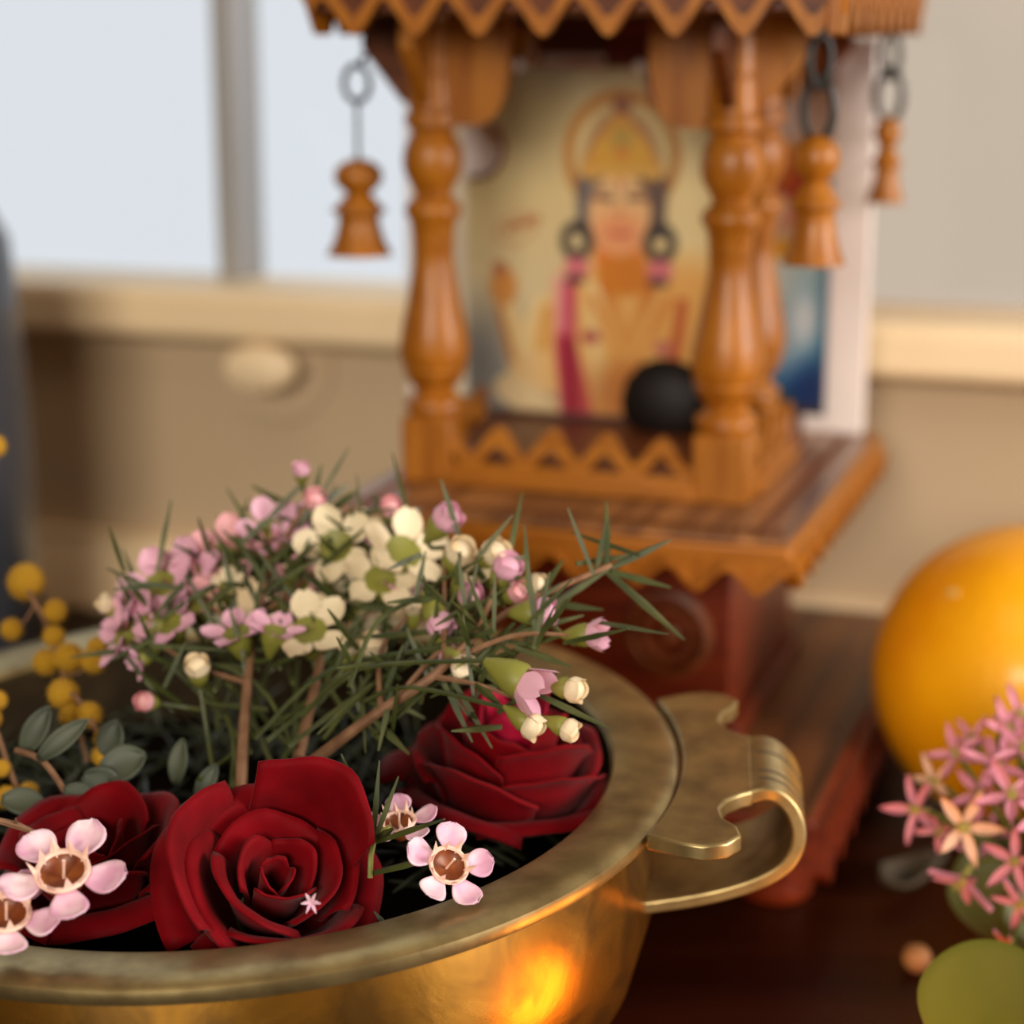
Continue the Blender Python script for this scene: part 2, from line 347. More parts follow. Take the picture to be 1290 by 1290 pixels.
# pillars: profile read down the right pillar
yp = .4214
prof_px = [(32,24),(50,27),(92,28),(94,25),(97,25),(99,29),(140,31),(143,28),(146,28),(148,35),(161,35),(165,29),(170,26),(176,28),(184,33),(196,37),(214,38),(230,34),(242,27),(250,24),(256,24),(262,31),(270,36),(278,36),(286,31),(291,28),(318,26),(320,24),(323,27),(330,25),(350,27),(390,34),(430,42),(455,45),(474,42),(478,39),(482,41),(498,33),(504,27),(511,26),(516,30),(522,38),(530,39),(537,34),(541,33)]
prof = [(psize(r_, yp)*.98, zv(v_, yp)) for v_, r_ in prof_px][::-1]
for sx in (-1, 1):
    for sy in (-1, 1):
        qx, qy = (sx*PX, sy*PY) if sy < 0 else ((-.0305, .0292) if sx < 0 else (.0302, .0098))
        p = MB().lathe([(.0001, prof[0][1])]+prof+[(.0001, prof[-1][1])], (qx, qy, 0), 28, cap=False).build('turned_pillar', M['wood'], sh)
        h_ = .0058; MB().box((qx-h_, qy-h_, zs if sy < 0 else zf), (qx+h_, qy+h_, prof[0][1]+.0002)).build('pillar_block', M['wood'], p, bevel=.0005)
# low zigzag railings
def railing(k_, hf, ot, z0):
    Fm = face(k_); hb = zv(578, yp)-zs
    r_ = MB().strip([(-hf, zs+hb*.62),(hf, zs+hb*.62)], [(-hf, z0),(hf, z0)], ot-.0035, ot, Fm).build('railing', M['wood_x'], sh, bevel=.0005)
    MB().box((-hf,ot-.0005,zs+.0002),(hf,ot+.0016,zs+.0030), Fm).build('railing_foot_strip', M['wood_x'], r_, bevel=.0004)
    n = int(2*hf/.0121*14); ss = [-hf+2*hf*i/n for i in range(n+1)]; zz = zs+hb*.62
    top = [(s, zz+.0022+.0062*tri(s-.0018, .0122)) for s in ss]
    MB().strip(top, [(s, max(zz-.0002, h-.0044)) for s, h in top], ot-.0030, ot-.0003, Fm).build('zigzag_crest', M['wood_x'], r_)
railing(0, PX-.0055, PY+.0056, zs); railing(1, PY-.0055, PX+.0056, zs); railing(3, PY-.0100, PX+.0056, zs)
# brackets and arch pieces
zr = .1735                                          # underside of the roof board
def bracket(k_, s_edge, sgn, ot, m):
    Fm = face(k_); w = .0115
    poly = [(s_edge, zv(138, yp)), (s_edge+sgn*.0025, zv(132, yp)), (s_edge+sgn*w, zv(62, yp)), (s_edge+sgn*w, zr), (s_edge, zr)]
    MB().prism(poly, ot-.0016, ot+.0016, Fm).build('roof_bracket', m, sh, bevel=.0004)
for k_, (hs, ot) in enumerate(((PX,PY),(PY,PX),(PX,PY),(PY,PX))):
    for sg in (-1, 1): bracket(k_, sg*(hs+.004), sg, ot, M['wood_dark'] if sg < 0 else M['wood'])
    # cusped arch pieces spring inwards from each pillar
    if k_ == 0:
        for sg in (-1, 1):
            Fm = face(k_); e = hs-.004; zl = zv(162, yp); zt = zv(96, yp)
            pts = [(sg*e, zr), (sg*e, zl), (sg*(e-.0058), zl)]
            for i in range(9):
                t = i/8*math.pi/2; pts.append((sg*(e-.0058-.0072*math.sin(t)), zl+(zt-zl)*(1-math.cos(t))))
            pts += [(sg*(e-.0135), zt+.001), (sg*(e-.0135), zr)]
            MB().prism(pts, ot-.0014, ot+.0014, Fm).build('arch_spandrel', M['wood'], sh)
MB().box((-PX,PY+.0015,zv(74,yp)),(PX,PY+.0045,zr)).build('header_beam', M['wood_dark'], sh, bevel=.0004)
MB().box((-.0085,PY-.0040,zv(112,yp)),(.0025,PY+.0015,zr)).build('hanging_post', M['wood_red'], sh, bevel=.0006)
# roof
QX, QY, QO = .0513, .0560, .0052
MB().box((QO-QX,-QY,zr),(QO+QX,QY,zr+.004)).build('roof_board', M['wood_dark'], sh, bevel=.0006)
for k_, (hf, ot) in enumerate(((QX,QY),(QY,QX),(QX,QY),(QY,QX))):
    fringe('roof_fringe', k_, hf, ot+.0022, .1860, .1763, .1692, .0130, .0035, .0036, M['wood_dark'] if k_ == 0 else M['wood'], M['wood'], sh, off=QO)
prev = None
for i, (h_, z0_, z1_) in enumerate(((.050,.1775,.192),(.038,.192,.202),(.026,.202,.212))):
    MB().box((-h_,-h_,z0_),(h_,h_,z1_)).build('roof_tier', M['wood'], sh, bevel=.001)
MB().lathe([(.024,.212),(.027,.220),(.025,.230),(.016,.242),(.006,.250),(.004,.254),(.006,.258),(.003,.264),(.0001,.268)], n=40).build('dome', M['wood'], sh)

# ------------------------------------------------------------------ prints (flat pictures on thin card)
class Paint:
    def __init__(s, u0, u1, v0, v1, step):
        s.us = np.arange(u0, u1+.01, step); s.vs = np.arange(v0, v1+.01, step); s.U, s.V = np.meshgrid(s.us, s.vs); s.im = np.zeros(s.U.shape+(3,))
    def mix(s, m, c, a=1.0):
        m = np.clip(m, 0, 1)[..., None]*a; s.im = s.im*(1-m)+np.array(c, float)*m
    def ell(s, cx, cy, rx, ry, c, rot=0, soft=.2, a=1.0, ring=None):
        x = s.U-cx; y = s.V-cy; t = math.radians(rot); X = x*math.cos(t)+y*math.sin(t); Y = -x*math.sin(t)+y*math.cos(t)
        d = np.sqrt((X/rx)**2+(Y/ry)**2)
        if ring: s.mix((ring-np.abs(d-1))/ring*2, c, a)
        else: s.mix((1+soft/2-d)/soft, c, a)
    def line(s, pts, w, c, a=1.0, soft=4):
        d = np.full(s.U.shape, 1e9); rad = np.zeros(s.U.shape); ws = w if isinstance(w, (list, tuple)) else [w]*len(pts)
        for i in range(len(pts)-1):
            (ax, ay), (bx, by) = pts[i], pts[i+1]; l2 = (bx-ax)**2+(by-ay)**2+1e-9
            t = np.clip(((s.U-ax)*(bx-ax)+(s.V-ay)*(by-ay))/l2, 0, 1)
            q = np.hypot(s.U-(ax+t*(bx-ax)), s.V-(ay+t*(by-ay)))-(ws[i]+(ws[i+1]-ws[i])*t); d = np.minimum(d, q)
        s.mix(.5-d/soft, c, a)
    def grad(s, stops):
        vv = [p[0] for p in stops]; s.im = np.stack([np.interp(s.V, vv, [p[1][k] for p in stops]) for k in range(3)], -1)
def card(P, to3, keep, thick, normal, name, parent):
    """card with a printed face: grid in the print's plane, given thickness"""
    nv, nu = P.U.shape; idx = -np.ones((2, nv, nu), int); verts = []; cols = []; faces = []
    cell = np.zeros((nv-1, nu-1), bool)
    for j in range(nv-1):
        for i in range(nu-1): cell[j, i] = keep((P.us[i]+P.us[i+1])/2, (P.vs[j]+P.vs[j+1])/2)
    L8 = lambda c: lin(tuple(c))
    def vid(l, j, i):
        if idx[l, j, i] < 0:
            idx[l, j, i] = len(verts); verts.append(to3(P.us[i], P.vs[j])+normal*(thick*l)); cols.append(L8(P.im[j, i]) if l == 0 else (.8,.78,.74))
        return int(idx[l, j, i])
    for j in range(nv-1):
        for i in range(nu-1):
            if not cell[j, i]: continue
            faces.append((vid(0,j,i), vid(0,j+1,i), vid(0,j+1,i+1), vid(0,j,i+1)))
            faces.append((vid(1,j,i), vid(1,j,i+1), vid(1,j+1,i+1), vid(1,j+1,i)))
            for (dj, di, a, b) in ((0,-1,(j,i),(j+1,i)), (0,1,(j+1,i+1),(j,i+1)), (-1,0,(j,i+1),(j,i)), (1,0,(j+1,i),(j+1,i+1))):
                jj, ii = j+dj, i+di
                if not (0 <= jj < nv-1 and 0 <= ii < nu-1 and cell[jj, ii]): faces.append((vid(0,*a), vid(1,*a), vid(1,*b), vid(0,*b)))
    me = bpy.data.meshes.new(name); me.from_pydata([tuple(p) for p in verts], [], faces); me.materials.append(M['print'])
    at = me.color_attributes.new('Col', 'FLOAT_COLOR', 'POINT'); at.data.foreach_set('color', [x for c in cols for x in (*c, 1.0)])
    bm = bmesh.new(); bm.from_mesh(me); bmesh.ops.recalc_face_normals(bm, faces=bm.faces); bm.to_mesh(me); bm.free()
    o = bpy.data.objects.new(name, me); C.objects.link(o); o.parent = parent; return o

# devotional print inside the shrine: crowned figure with a halo on a cream ground
P = Paint(574, 900, 104, 532, 2.5)
P.grad([(104,(160,148,122)),(150,(176,160,118)),(260,(206,186,134)),(400,(208,190,148)),(470,(172,164,146)),(532,(146,144,138))])
P.ell(880, 300, 120, 260, (226,204,150), soft=1.2, a=.9)
P.ell(600, 480, 60, 80, (138,140,138), soft=1.2, a=.8)
P.ell(640, 170, 40, 90, (168,152,112), soft=1.4, a=.5)
P.ell(780, 208, 62, 70, (200,180,128), soft=.15)
P.ell(780, 208, 65, 72, (176,118,46), ring=.13)
P.ell(780, 226, 46, 70, (150,100,60), soft=.3)
P.ell(778, 262, 50, 66, (70,48,44), soft=.25)
P.line([(738,240),(734,300)], [12,8], (96,92,96)); P.line([(826,240),(826,300)], [10,8], (96,74,66))
P.line([(690,400),(660,470),(636,390)], [20,20,12], (226,196,138)); P.line([(650,480),(628,400)], 4, (180,110,50)); P.line([(690,400),(684,450)], 8, (196,130,44))
P.ell(634, 372, 18, 24, (206,140,70)); P.ell(630, 350, 10, 10, (176,110,70)); P.line([(640,300),(676,286)], 5, (170,110,66)); P.ell(650, 300, 26, 18, (186,140,100), ring=.18, rot=-25, a=.7)
P.line([(668,480),(730,470)], [26,30], (222,186,130)); P.line([(640,500),(690,530)], 18, (220,196,150))
P.ell(790, 440, 105, 120, (226,178,104), soft=.3); P.ell(870, 420, 50, 90, (222,164,84), soft=.5)
P.line([(716,370),(712,440),(728,530)], [10,14,20], (190,60,86)); P.line([(716,440),(722,520)], 10, (150,24,50)); P.line([(704,360),(706,420)], 8, (226,150,150), a=.7)
P.line([(748,370),(756,500)], 10, (232,200,140)); P.line([(760,360),(790,440),(820,360)], 7, (196,110,30)); P.line([(745,380),(790,480),(838,380)], 5, (206,120,40), a=.8)
P.line([(856,384),(848,450)], 7, (186,84,30)); P.ell(788, 430, 30, 60, (228,170,90), a=.7, soft=.8)
P.ell(778, 330, 30, 26, (222,120,44)); P.ell(786, 352, 34, 26, (206,122,24), soft=.4); P.ell(800, 500, 60, 40, (170,90,30), soft=.8, a=.7)
P.ell(778, 278, 38, 50, (230,180,124), soft=.16); P.ell(778, 302, 30, 24, (230,148,98), soft=.7, a=.8); P.ell(778, 252, 30, 16, (228,196,140), soft=.6, a=.8)
P.line([(748,258),(768,260)], 4, (96,56,44), a=.8); P.line([(790,258),(810,258)], 4, (96,56,44), a=.8); P.line([(750,249),(768,248)], 2, (120,76,52), a=.7); P.line([(790,248),(808,247)], 2, (120,76,52), a=.7)
P.line([(779,262),(777,286)], 2.5, (206,130,80), a=.7); P.line([(768,302),(790,302)], 3, (186,84,70), a=.85); P.line([(779,238),(779,247)], 2, (170,50,40))
P.line([(742,226),(778,166),(818,226)], [12,10,12], (196,140,50)); P.ell(780, 205, 34, 28, (200,150,48)); P.ell(780, 190, 14, 16, (170,140,60)); P.line([(740,228),(820,228)], 6, (206,160,76)); P.ell(780, 148, 12, 12, (140,86,60)); P.ell(780, 204, 8, 8, (196,120,44))
for cx_ in (726, 828):
    P.ell(cx_, 312, 15, 18, (44,36,36), ring=.5); P.ell(cx_, 345, 16, 13, (206,110,120)); P.ell(cx_-2, 360, 14, 6, (70,40,44))
P.ell(744, 430, 12, 8, (170,60,70)); P.ell(834, 440, 12, 10, (190,110,90)); P.line([(574,531),(900,531)], 4, (90,60,46))
pc = px(735, 529, .472); pl_loc = SI@pc
yb = .0185                                          # shrine-local depth of the card's foot
uC = SI@px(735, 529, .466)
def pic3(u, v):
    h = (529-v); z = zf+.0010+h*(.472/F)*1.03; return Vector(((u-735)*(.468/F)*1.075+PXC, yb, z))
# centre of the card along the shrine's width
def local_at(u, v, b):
    o = SI@Vector((0,0,CAM_H)); d = (SI@px(u, v, 1))-o; t = (b-o.y)/d.y; return o+d*t
PXC = local_at(735, 400, yb).x
def keep1(u, v):
    if u < 586: return False
    if v < 108 and not 652 < u < 800: return False
    if u < 640 and v < 165: return (u-590)**2+(v-95)**2 > 66**2 and u > 612
    if (u-596)**2+(v-203)**2 < 36**2: return False
    if u < 612 and v < 203: return False
    if u > 806 and v < 168: return (u-846)**2+(v-118)**2 > 40**2 and u < 846
    return True
pt = thing('devotional_print', 'cream devotional print of a crowned haloed figure inside the shrine', 'picture', SM@Vector((PXC, yb, zf)), (0,0,SY))
off = Vector((PXC, yb, zf))
cardo = card(P, lambda u, v: pic3(u, v)-off, keep1, .0007, Vector((0,1,0)), 'printed_card', pt)
bk = MB().box(pic3(582,252)-off+Vector((0,.0008,0)), pic3(646,160)-off+Vector((0,.0013,0))).build('backing_card', M['grey_card'], pt)
for u_, v_ in ((652,102),(798,103)):
    MB().ball(pic3(u_, v_)-off+Vector((0,.0004,0)), .0014).build('pearl_bead', M['pearl'], pt)
rg_ = [pic3(600+34*math.cos(a), 203+36*math.sin(a))-off+Vector((0,-.0003,0)) for a in [R(-75+i*16) for i in range(12)]]
MB().tube(rg_, .0006, 8).build('corner_ring', M['wood_red'], pt)
# black stone in front of the print
sp = local_at(838, 520, .0105); st = thing('black_stone', 'small black rounded stone sitting before the print, behind right front pillar', 'stone', SM@Vector((sp.x, .0105, zf+.0003)), (0,0,SY))
MB().lathe([(.0001,0),(.0060,0),(.0082,.0022),(.0087,.0055),(.0078,.0095),(.0052,.0126),(.0020,.0139),(.0001,.0141)], n=32, M=Matrix.Diagonal((1.22,.60,1.18,1))).build('stone_body', M['stone'], st)

# white framed print leaning behind the shrine
fb = .0525; fl = local_at(513, 400, fb).x; frr = local_at(1092, 400, fb).x
ft = thing('framed_print', 'white-framed print of blue sky and red figure behind the shrine', 'picture', SM@Vector(((fl+frr)/2, fb, zs)), (0,0,SY))
foff = Vector(((fl+frr)/2, fb, zs)); fz1 = .1685; bw = .0097
fm_ = MB().box((fl,fb,zs+.0001),(fl+bw,fb+.004,fz1)).box((frr-bw,fb,zs+.0001),(frr,fb+.004,fz1)).box((fl+bw,fb,zs+.0001),(frr-bw,fb+.004,zs+.004)).box((fl+bw,fb,fz1-.006),(frr-bw,fb+.004,fz1))
fm_.v = [p-foff for p in fm_.v]; fm_.build('frame', M['white'], ft, bevel=.0005)
P2 = Paint(530, 1050, 60, 532, 5)
P2.grad([(60,(180,60,30)),(200,(190,80,36)),(270,(210,150,110)),(320,(170,190,190)),(370,(120,165,185)),(430,(60,130,170)),(490,(14,74,130)),(532,(20,60,100))])
P2.ell(1000, 420, 30, 60, (190,206,212), soft=1.2, a=.8, rot=20); P2.ell(1015, 400, 14, 30, (225,228,230), soft=1, a=.8); P2.ell(970, 350, 30, 40, (215,215,200), soft=1.2, a=.9)
P2.ell(990, 205, 30, 60, (176,40,22), soft=.4); P2.ell(985, 190, 14, 40, (206,110,30), soft=.6); P2.ell(1000, 170, 16, 16, (214,130,40), soft=.6); P2.ell(985, 305, 30, 14, (216,150,30), soft=.6); P2.ell(975, 250, 20, 20, (230,190,160), soft=.6)
P2.ell(1030, 500, 30, 40, (6,40,100), soft=1, a=.8); P2.ell(960, 512, 40, 20, (70,84,60), soft=.8); P2.line([(530,528),(1050,526)], 7, (76,52,40)); P2.ell(1046, 300, 10, 200, (40,120,170), soft=1, a=.7); P2.mix((720-P2.U)/40, (214,200,176)); P2.ell(1000, 120, 90, 46, (214,190,176), soft=.4)
card(P2, lambda u, v: Vector((fl+bw*.9+(u-530)/520*(frr-fl-1.8*bw), fb+.0014, zs+.0035+(532-v)/472*(fz1-.0055-zs-.0035)))-foff, lambda u, v: True, .0008, Vector((0,1,0)), 'printed_sheet', ft)

# ------------------------------------------------------------------ wooden bells on the roof corners
def bell(u, vtop, vbot, b, a_scale, label, hook_to, links):
    top = local_at(u, vtop, b); bot = local_at(u, vbot, b); h = top.z-bot.z; s = h/122.0; w = s*a_scale
    base = SM@Vector((top.x, b, bot.z)); t = thing('hanging_bell', label, 'bell', base, (0,0,SY), 'turned wooden bells hung under the shrine roof')
    pr = [(0.01,-2),(26,-2),(33,1),(31,6),(26,18),(22,34),(20,48),(21,51),(27,56),(27,60),(21,64),(19,70),(14,76),(12,79),(16,83),(22,90),(24.5,100),(22,111),(14,119),(3,123),(.01,123)]
    MB().lathe([(r_*w, max(0,z_)*s) for r_, z_ in pr], n=28, cap=False).build('bell_body', M['wood'], t)
    L = SM.inverted()@(SM@Vector(hook_to))-Vector((top.x, b, bot.z)); z0 = h*.995
    wire = MB(); 
    if links == 'wire':
        rz = L.z-.0058; wire.tube([(0,0,z0),(0,0,rz-.0036)], .0005, 6).build('wire', M['iron'], t)
        MB().tube([(.0030*math.cos(a), 0, rz+.0038*math.sin(a)) for a in [2*math.pi*i/18 for i in range(18)]], .0007, 6, closed=True).build('ring', M['iron'], t)
        MB().tube([(-.0012,0,rz+.0036),(.0012,0,rz+.0040),(L.x*.6,L.y*.4,rz+.0052),(L.x,L.y,L.z)], .0007, 6).build('hook', M['iron'], t)
    else:
        g = (L.z-z0); q = g/2.0
        for i, (c_, hr, wr) in enumerate(((z0+q*.5, q*.62, .0030), (z0+q*1.45, q*.52, .0027))):
            an = i*.9
            MB().tube([((wr*math.cos(a))*math.cos(an), (wr*math.cos(a))*math.sin(an), c_+hr*math.sin(a)) for a in [2*math.pi*i_/18 for i_ in range(18)]], .0009, 6, closed=True).build('chain_link', M['iron'], t)
        MB().tube([(0,0,z0+q*1.9),(L.x*.3,L.y*.3,z0+q*2.02),(L.x,L.y,L.z)], .0005, 6).build('hook', M['iron'], t)
    return t
bf = -PY
bell(451, 200, 322, bf, 1.28, 'wooden bell on a thin wire at the shrine\'s left front corner', (-PX-.0150, bf, zv(72, yp)), 'wire')
bell(1030, 170, 334, bf-.012, .92, 'large wooden bell on dark links beside the right front pillar', (local_at(1010, 60, bf-.012).x, bf-.004, .1700), 'chain')
bell(1119, 147, 256, .047, .82, 'dark wooden bell at the shrine\'s far right corner, before pale window', (local_at(1119, 50, .047).x, .046, .1700), 'chain')

# ------------------------------------------------------------------ orange
og = thing('orange', 'whole shiny orange on the table to the right of the shrine', 'orange', (.1120,.4220,0))
rr = .0330
op = []
for i in range(25):
    t = math.pi*i/24; op.append((max(.00005, rr*math.sin(t)), rr*1.0-rr*1.0*math.cos(t)))
MB().lathe(op, n=48, cap=False).build('peel', M['orange'], og)
nd = (px(1214,762,.41)-Vector((.1120,.422,rr))); nd.normalize()
NM = nd.to_track_quat('Z','Y').to_matrix().to_4x4()
nv_ = MB().lathe([(.0012,.0001),(.0013,.0006),(.0006,.0008),(.0001,.0007)], n=16, M=NM@Matrix.Diagonal((1.1,.7,1,1)), cap=False); nv_.v = [p+Vector((0,0,rr))+nd*(rr-.0002) for p in nv_.v]
nv_.build('navel', M['navel'], og)

# ------------------------------------------------------------------ brass bowl
BC = Vector((-.0464,.3084,.056)); nrm = Vector((-.0273,-.0537,1)).normalized()
BQ = Vector((0,0,1)).rotation_difference(nrm); BMx = Matrix.Translation(BC)@BQ.to_matrix().to_4x4(); BI = BMx.inverted()
bw_ = thing('brass_bowl', 'wide flat-rimmed antique brass bowl full of flowers', 'bowl', BC, BQ.to_euler())
RO, RI = .073, .0622
MB().lathe([(.0001,-.0540),(.034,-.0520),(.0550,-.0450),(.0655,-.0350),(.0690,-.0230),(.0685,-.0150),(.0668,-.0070),(.0655,-.0028),(.0645,-.0028),(.0655,-.0070),(.0668,-.0150),(.0672,-.0228),(.0638,-.0345),(.0535,-.0438),(.0295,-.0512),(.0001,-.0527)], n=128, cap=False).build('bowl_body', M['brass'], bw_)
MB().lathe([(.0632,-.0022),(.0642,-.0070),(.0658,-.0150),(.0656,-.0230),(.0620,-.0340),(.052,-.0428),(.029,-.0500),(.0001,-.0515)], n=96, cap=False).build('inner_wall', M['brass_shaded'], bw_, label='inner wall of the bowl, shade painted into its brass')
MB().lathe([(RI,-.0012),(RI+.0006,-.0004),(RI+.0020,-.0001),(.0690,.0003),(.0722,.0002),(.0731,-.0004),(.0733,-.0014),(.0728,-.0026),(.0710,-.0030),(.0655,-.0030),(RI+.0006,-.0024),(RI,-.0012)], n=160, cap=False).build('rim', M['brass_dull'], bw_)
def handle(th):
    Hm = Matrix.Rotation(th, 4, 'Z')                # local x radial, y tangential
    # butterfly plate cast against the rim
    half = [(.0728,.0265),(.0740,.0292),(.0770,.0300),(.0805,.0290),(.0826,.0262),(.0820,.0232),(.0800,.0205),(.0795,.0170),(.0806,.0140),(.0828,.0118),(.0845,.0108)]
    prof2 = half+[(x_, -y_) for x_, y_ in half[::-1]]
    inner = []
    for i in range(12):
        y_ = -.0265+.053*i/11; inner.append((math.sqrt(max(0,.0737**2-y_**2)), y_))
    poly = prof2[1:-1]+inner
    mb = MB(); n = len(poly)
    vv = [Hm@Vector((a_, b_, .0006)) for a_, b_ in poly]+[Hm@Vector((a_, b_, -.0020)) for a_, b_ in poly]
    mb.add(vv, [tuple(range(n)), tuple(range(2*n-1,n-1,-1))]+[(i, n+i, n+(i+1)%n, (i+1)%n) for i in range(n)])
    hd = mb.build('handle', M['brass_dull'], bw_, bevel=.0004)
    path = [(.0838,-.0007,.0108),(.0862,-.0002,.0104),(.0885,-.0010,.0100),(.0905,-.0032,.0100),(.0915,-.0062,.0102),(.0913,-.0092,.0105),(.0895,-.0122,.0108),(.0860,-.0146,.0110),(.0810,-.0166,.0110),(.0750,-.0182,.0110),(.0672,-.0196,.0110)]
    # resample smooth
    P_ = [Vector(p) for p in path]; vv = []; th2 = .0011; prevn = None
    fine = []
    for i in range(len(P_)-1):
        p0, p1, p2, p3 = P_[max(0,i-1)], P_[i], P_[i+1], P_[min(len(P_)-1,i+2)]
        for j in range(4):
            t = j/4; fine.append(.5*((2*p1)+(p2-p0)*t+(2*p0-5*p1+4*p2-p3)*t*t+(3*p1-p0-3*p2+p3)*t**3))
    fine.append(P_[-1]); sb = MB(); fs = []; m_ = len(fine)
    for i, p in enumerate(fine):
        a_, b_ = fine[max(0,i-1)], fine[min(m_-1,i+1)]; tx, tz = b_.x-a_.x, b_.y-a_.y; l_ = math.hypot(tx, tz); nx, nz = -tz/l_, tx/l_
        for (q, yy) in ((th2, p.z), (th2, -p.z), (-th2, -p.z), (-th2, p.z)): vv.append(Hm@Vector((p.x+nx*q, yy, p.y+nz*q)))
    for i in range(m_-1):
        for k_ in range(4): fs.append((i*4+k_, i*4+(k_+1)%4, i*4+4+(k_+1)%4, i*4+4+k_))
    fs += [(0,1,2,3), tuple((m_-1)*4+k_ for k_ in (3,2,1,0))]
    sb.add(vv, fs).build('strap', M['brass_dull'], hd, bevel=.0004)
    for yy in (-.0035, -.0065, .0035):
        gp = []
        for i in range(3, 15):
            p = fine[i]; a_, b_ = fine[i-1], fine[i+1]; tx, tz = b_.x-a_.x, b_.y-a_.y; l_ = math.hypot(tx, tz)
            gp.append(Hm@Vector((p.x-tz/l_*th2, yy, p.y+tx/l_*th2)))
        MB().tube(gp, .00016, 5).build('groove_line', M['groove'], hd)
handle(R(-5.6)); handle(R(174.4))
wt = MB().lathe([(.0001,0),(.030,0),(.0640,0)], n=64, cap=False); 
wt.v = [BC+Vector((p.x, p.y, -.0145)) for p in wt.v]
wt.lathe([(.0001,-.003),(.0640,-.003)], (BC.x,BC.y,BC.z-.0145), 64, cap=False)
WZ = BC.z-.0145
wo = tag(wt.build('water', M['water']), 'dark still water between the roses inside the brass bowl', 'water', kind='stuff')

# ------------------------------------------------------------------ roses
def rose(loc, rad, hgt, tilt, seed, label, layers, pinkcore=False, extra=()):
    g = random.Random(seed); t = thing('rose', label, 'rose', loc, tilt, 'red roses floating in the brass bowl')
    a0 = g.uniform(0, 6.28)
    for li, (n, rr_, hh, flare, span, fix) in enumerate([l_+(None,) for l_ in layers]+list(extra)):
        for k_ in range(n):
            an = R(fix) if fix is not None else a0+2*math.pi*k_/n+li*1.1+g.uniform(-.15,.15); w = span*g.uniform(.9,1.1); ph = g.uniform(0,6.28); h2 = hh*g.uniform(.93,1.07); fl_ = flare*g.uniform(.8,1.25); dip = g.uniform(.10,.22); skew = g.uniform(-.12,.12); rj = rr_*g.uniform(.95,1.05)
            def fn(u, v, an=an, w=w, ph=ph, h2=h2, fl_=fl_, dip=dip, rj=rj, skew=skew):
                top = 1-dip*abs(u)**2.2+.028*math.sin(4*u+ph)+.008*math.sin(11*u+ph*2)+skew*u*.4
                z = v*top*h2
                r_ = rj*(math.sin(min(1,v*1.15+.12)*math.pi/2))**.75
                cu = max(0, v-.62)/.38; r_ += fl_*cu**1.8; z -= fl_*.55*cu**2.6
                r_ += .035*math.sin(3.1*u+ph)*v*rj+.010*math.sin(6*u+ph)*v*v*rj
                r_ *= 1+.07*u*(1 if k_ % 2 else .6)
                aa = an+u*w*(.35+.65*min(1,v*1.8)*(1-.18*v*v))
                return Vector((r_*math.cos(aa)*rad, r_*math.sin(aa)*rad, z*hgt))
            MB().sheet(fn, 16, 12).build('petal', M['rosepink'] if (pinkcore and li <= 1) else M['rose'], t, solid=.00035)
    MB().lathe([(.0001,-.0015),(rad*.18,-.001),(rad*.30,.0012),(rad*.22,.003),(.0001,.0035)], n=20).build('calyx', M['calyx'], t)
    return t
LA = [(3,.14,.80,.04,1.25),(3,.30,.90,.10,1.15),(3,.50,1.0,.16,1.15),(4,.70,.98,.24,1.0),(4,.84,.74,.34,.95)]
LB = [(3,.14,.80,.03,1.2),(3,.32,.90,.06,1.2),(3,.56,1.0,.14,1.25),(3,.78,.98,.24,1.2),(4,.88,.66,.36,1.0)]
LC = [(3,.13,1.0,.02,1.25),(3,.26,.99,.04,1.2),(4,.42,.96,.08,1.05),(4,.60,.88,.12,1.05),(5,.77,.74,.16,.95),(5,.86,.50,.24,.90)]
rose(px(330,1160,.268), .0136, .0180, Euler((R(38),R(3),R(20))), 3, 'open dark red rose at the bowl\'s near rim, centre facing the camera', LA, extra=((1,.80,1.42,.14,.95,48),(1,.92,1.18,.22,1.05,165)))
rose(px(142,1150,.276), .0128, .0170, Euler((R(-8),R(-10),R(80))), 5, 'dark red rose at the left, behind two pink wax flowers', LB)
rose(px(630,1040,.304), .0166, .0215, Euler((R(6),R(4),R(40))), 11, 'deep red rose at the right inside the rim, seen from its side', LC, True)

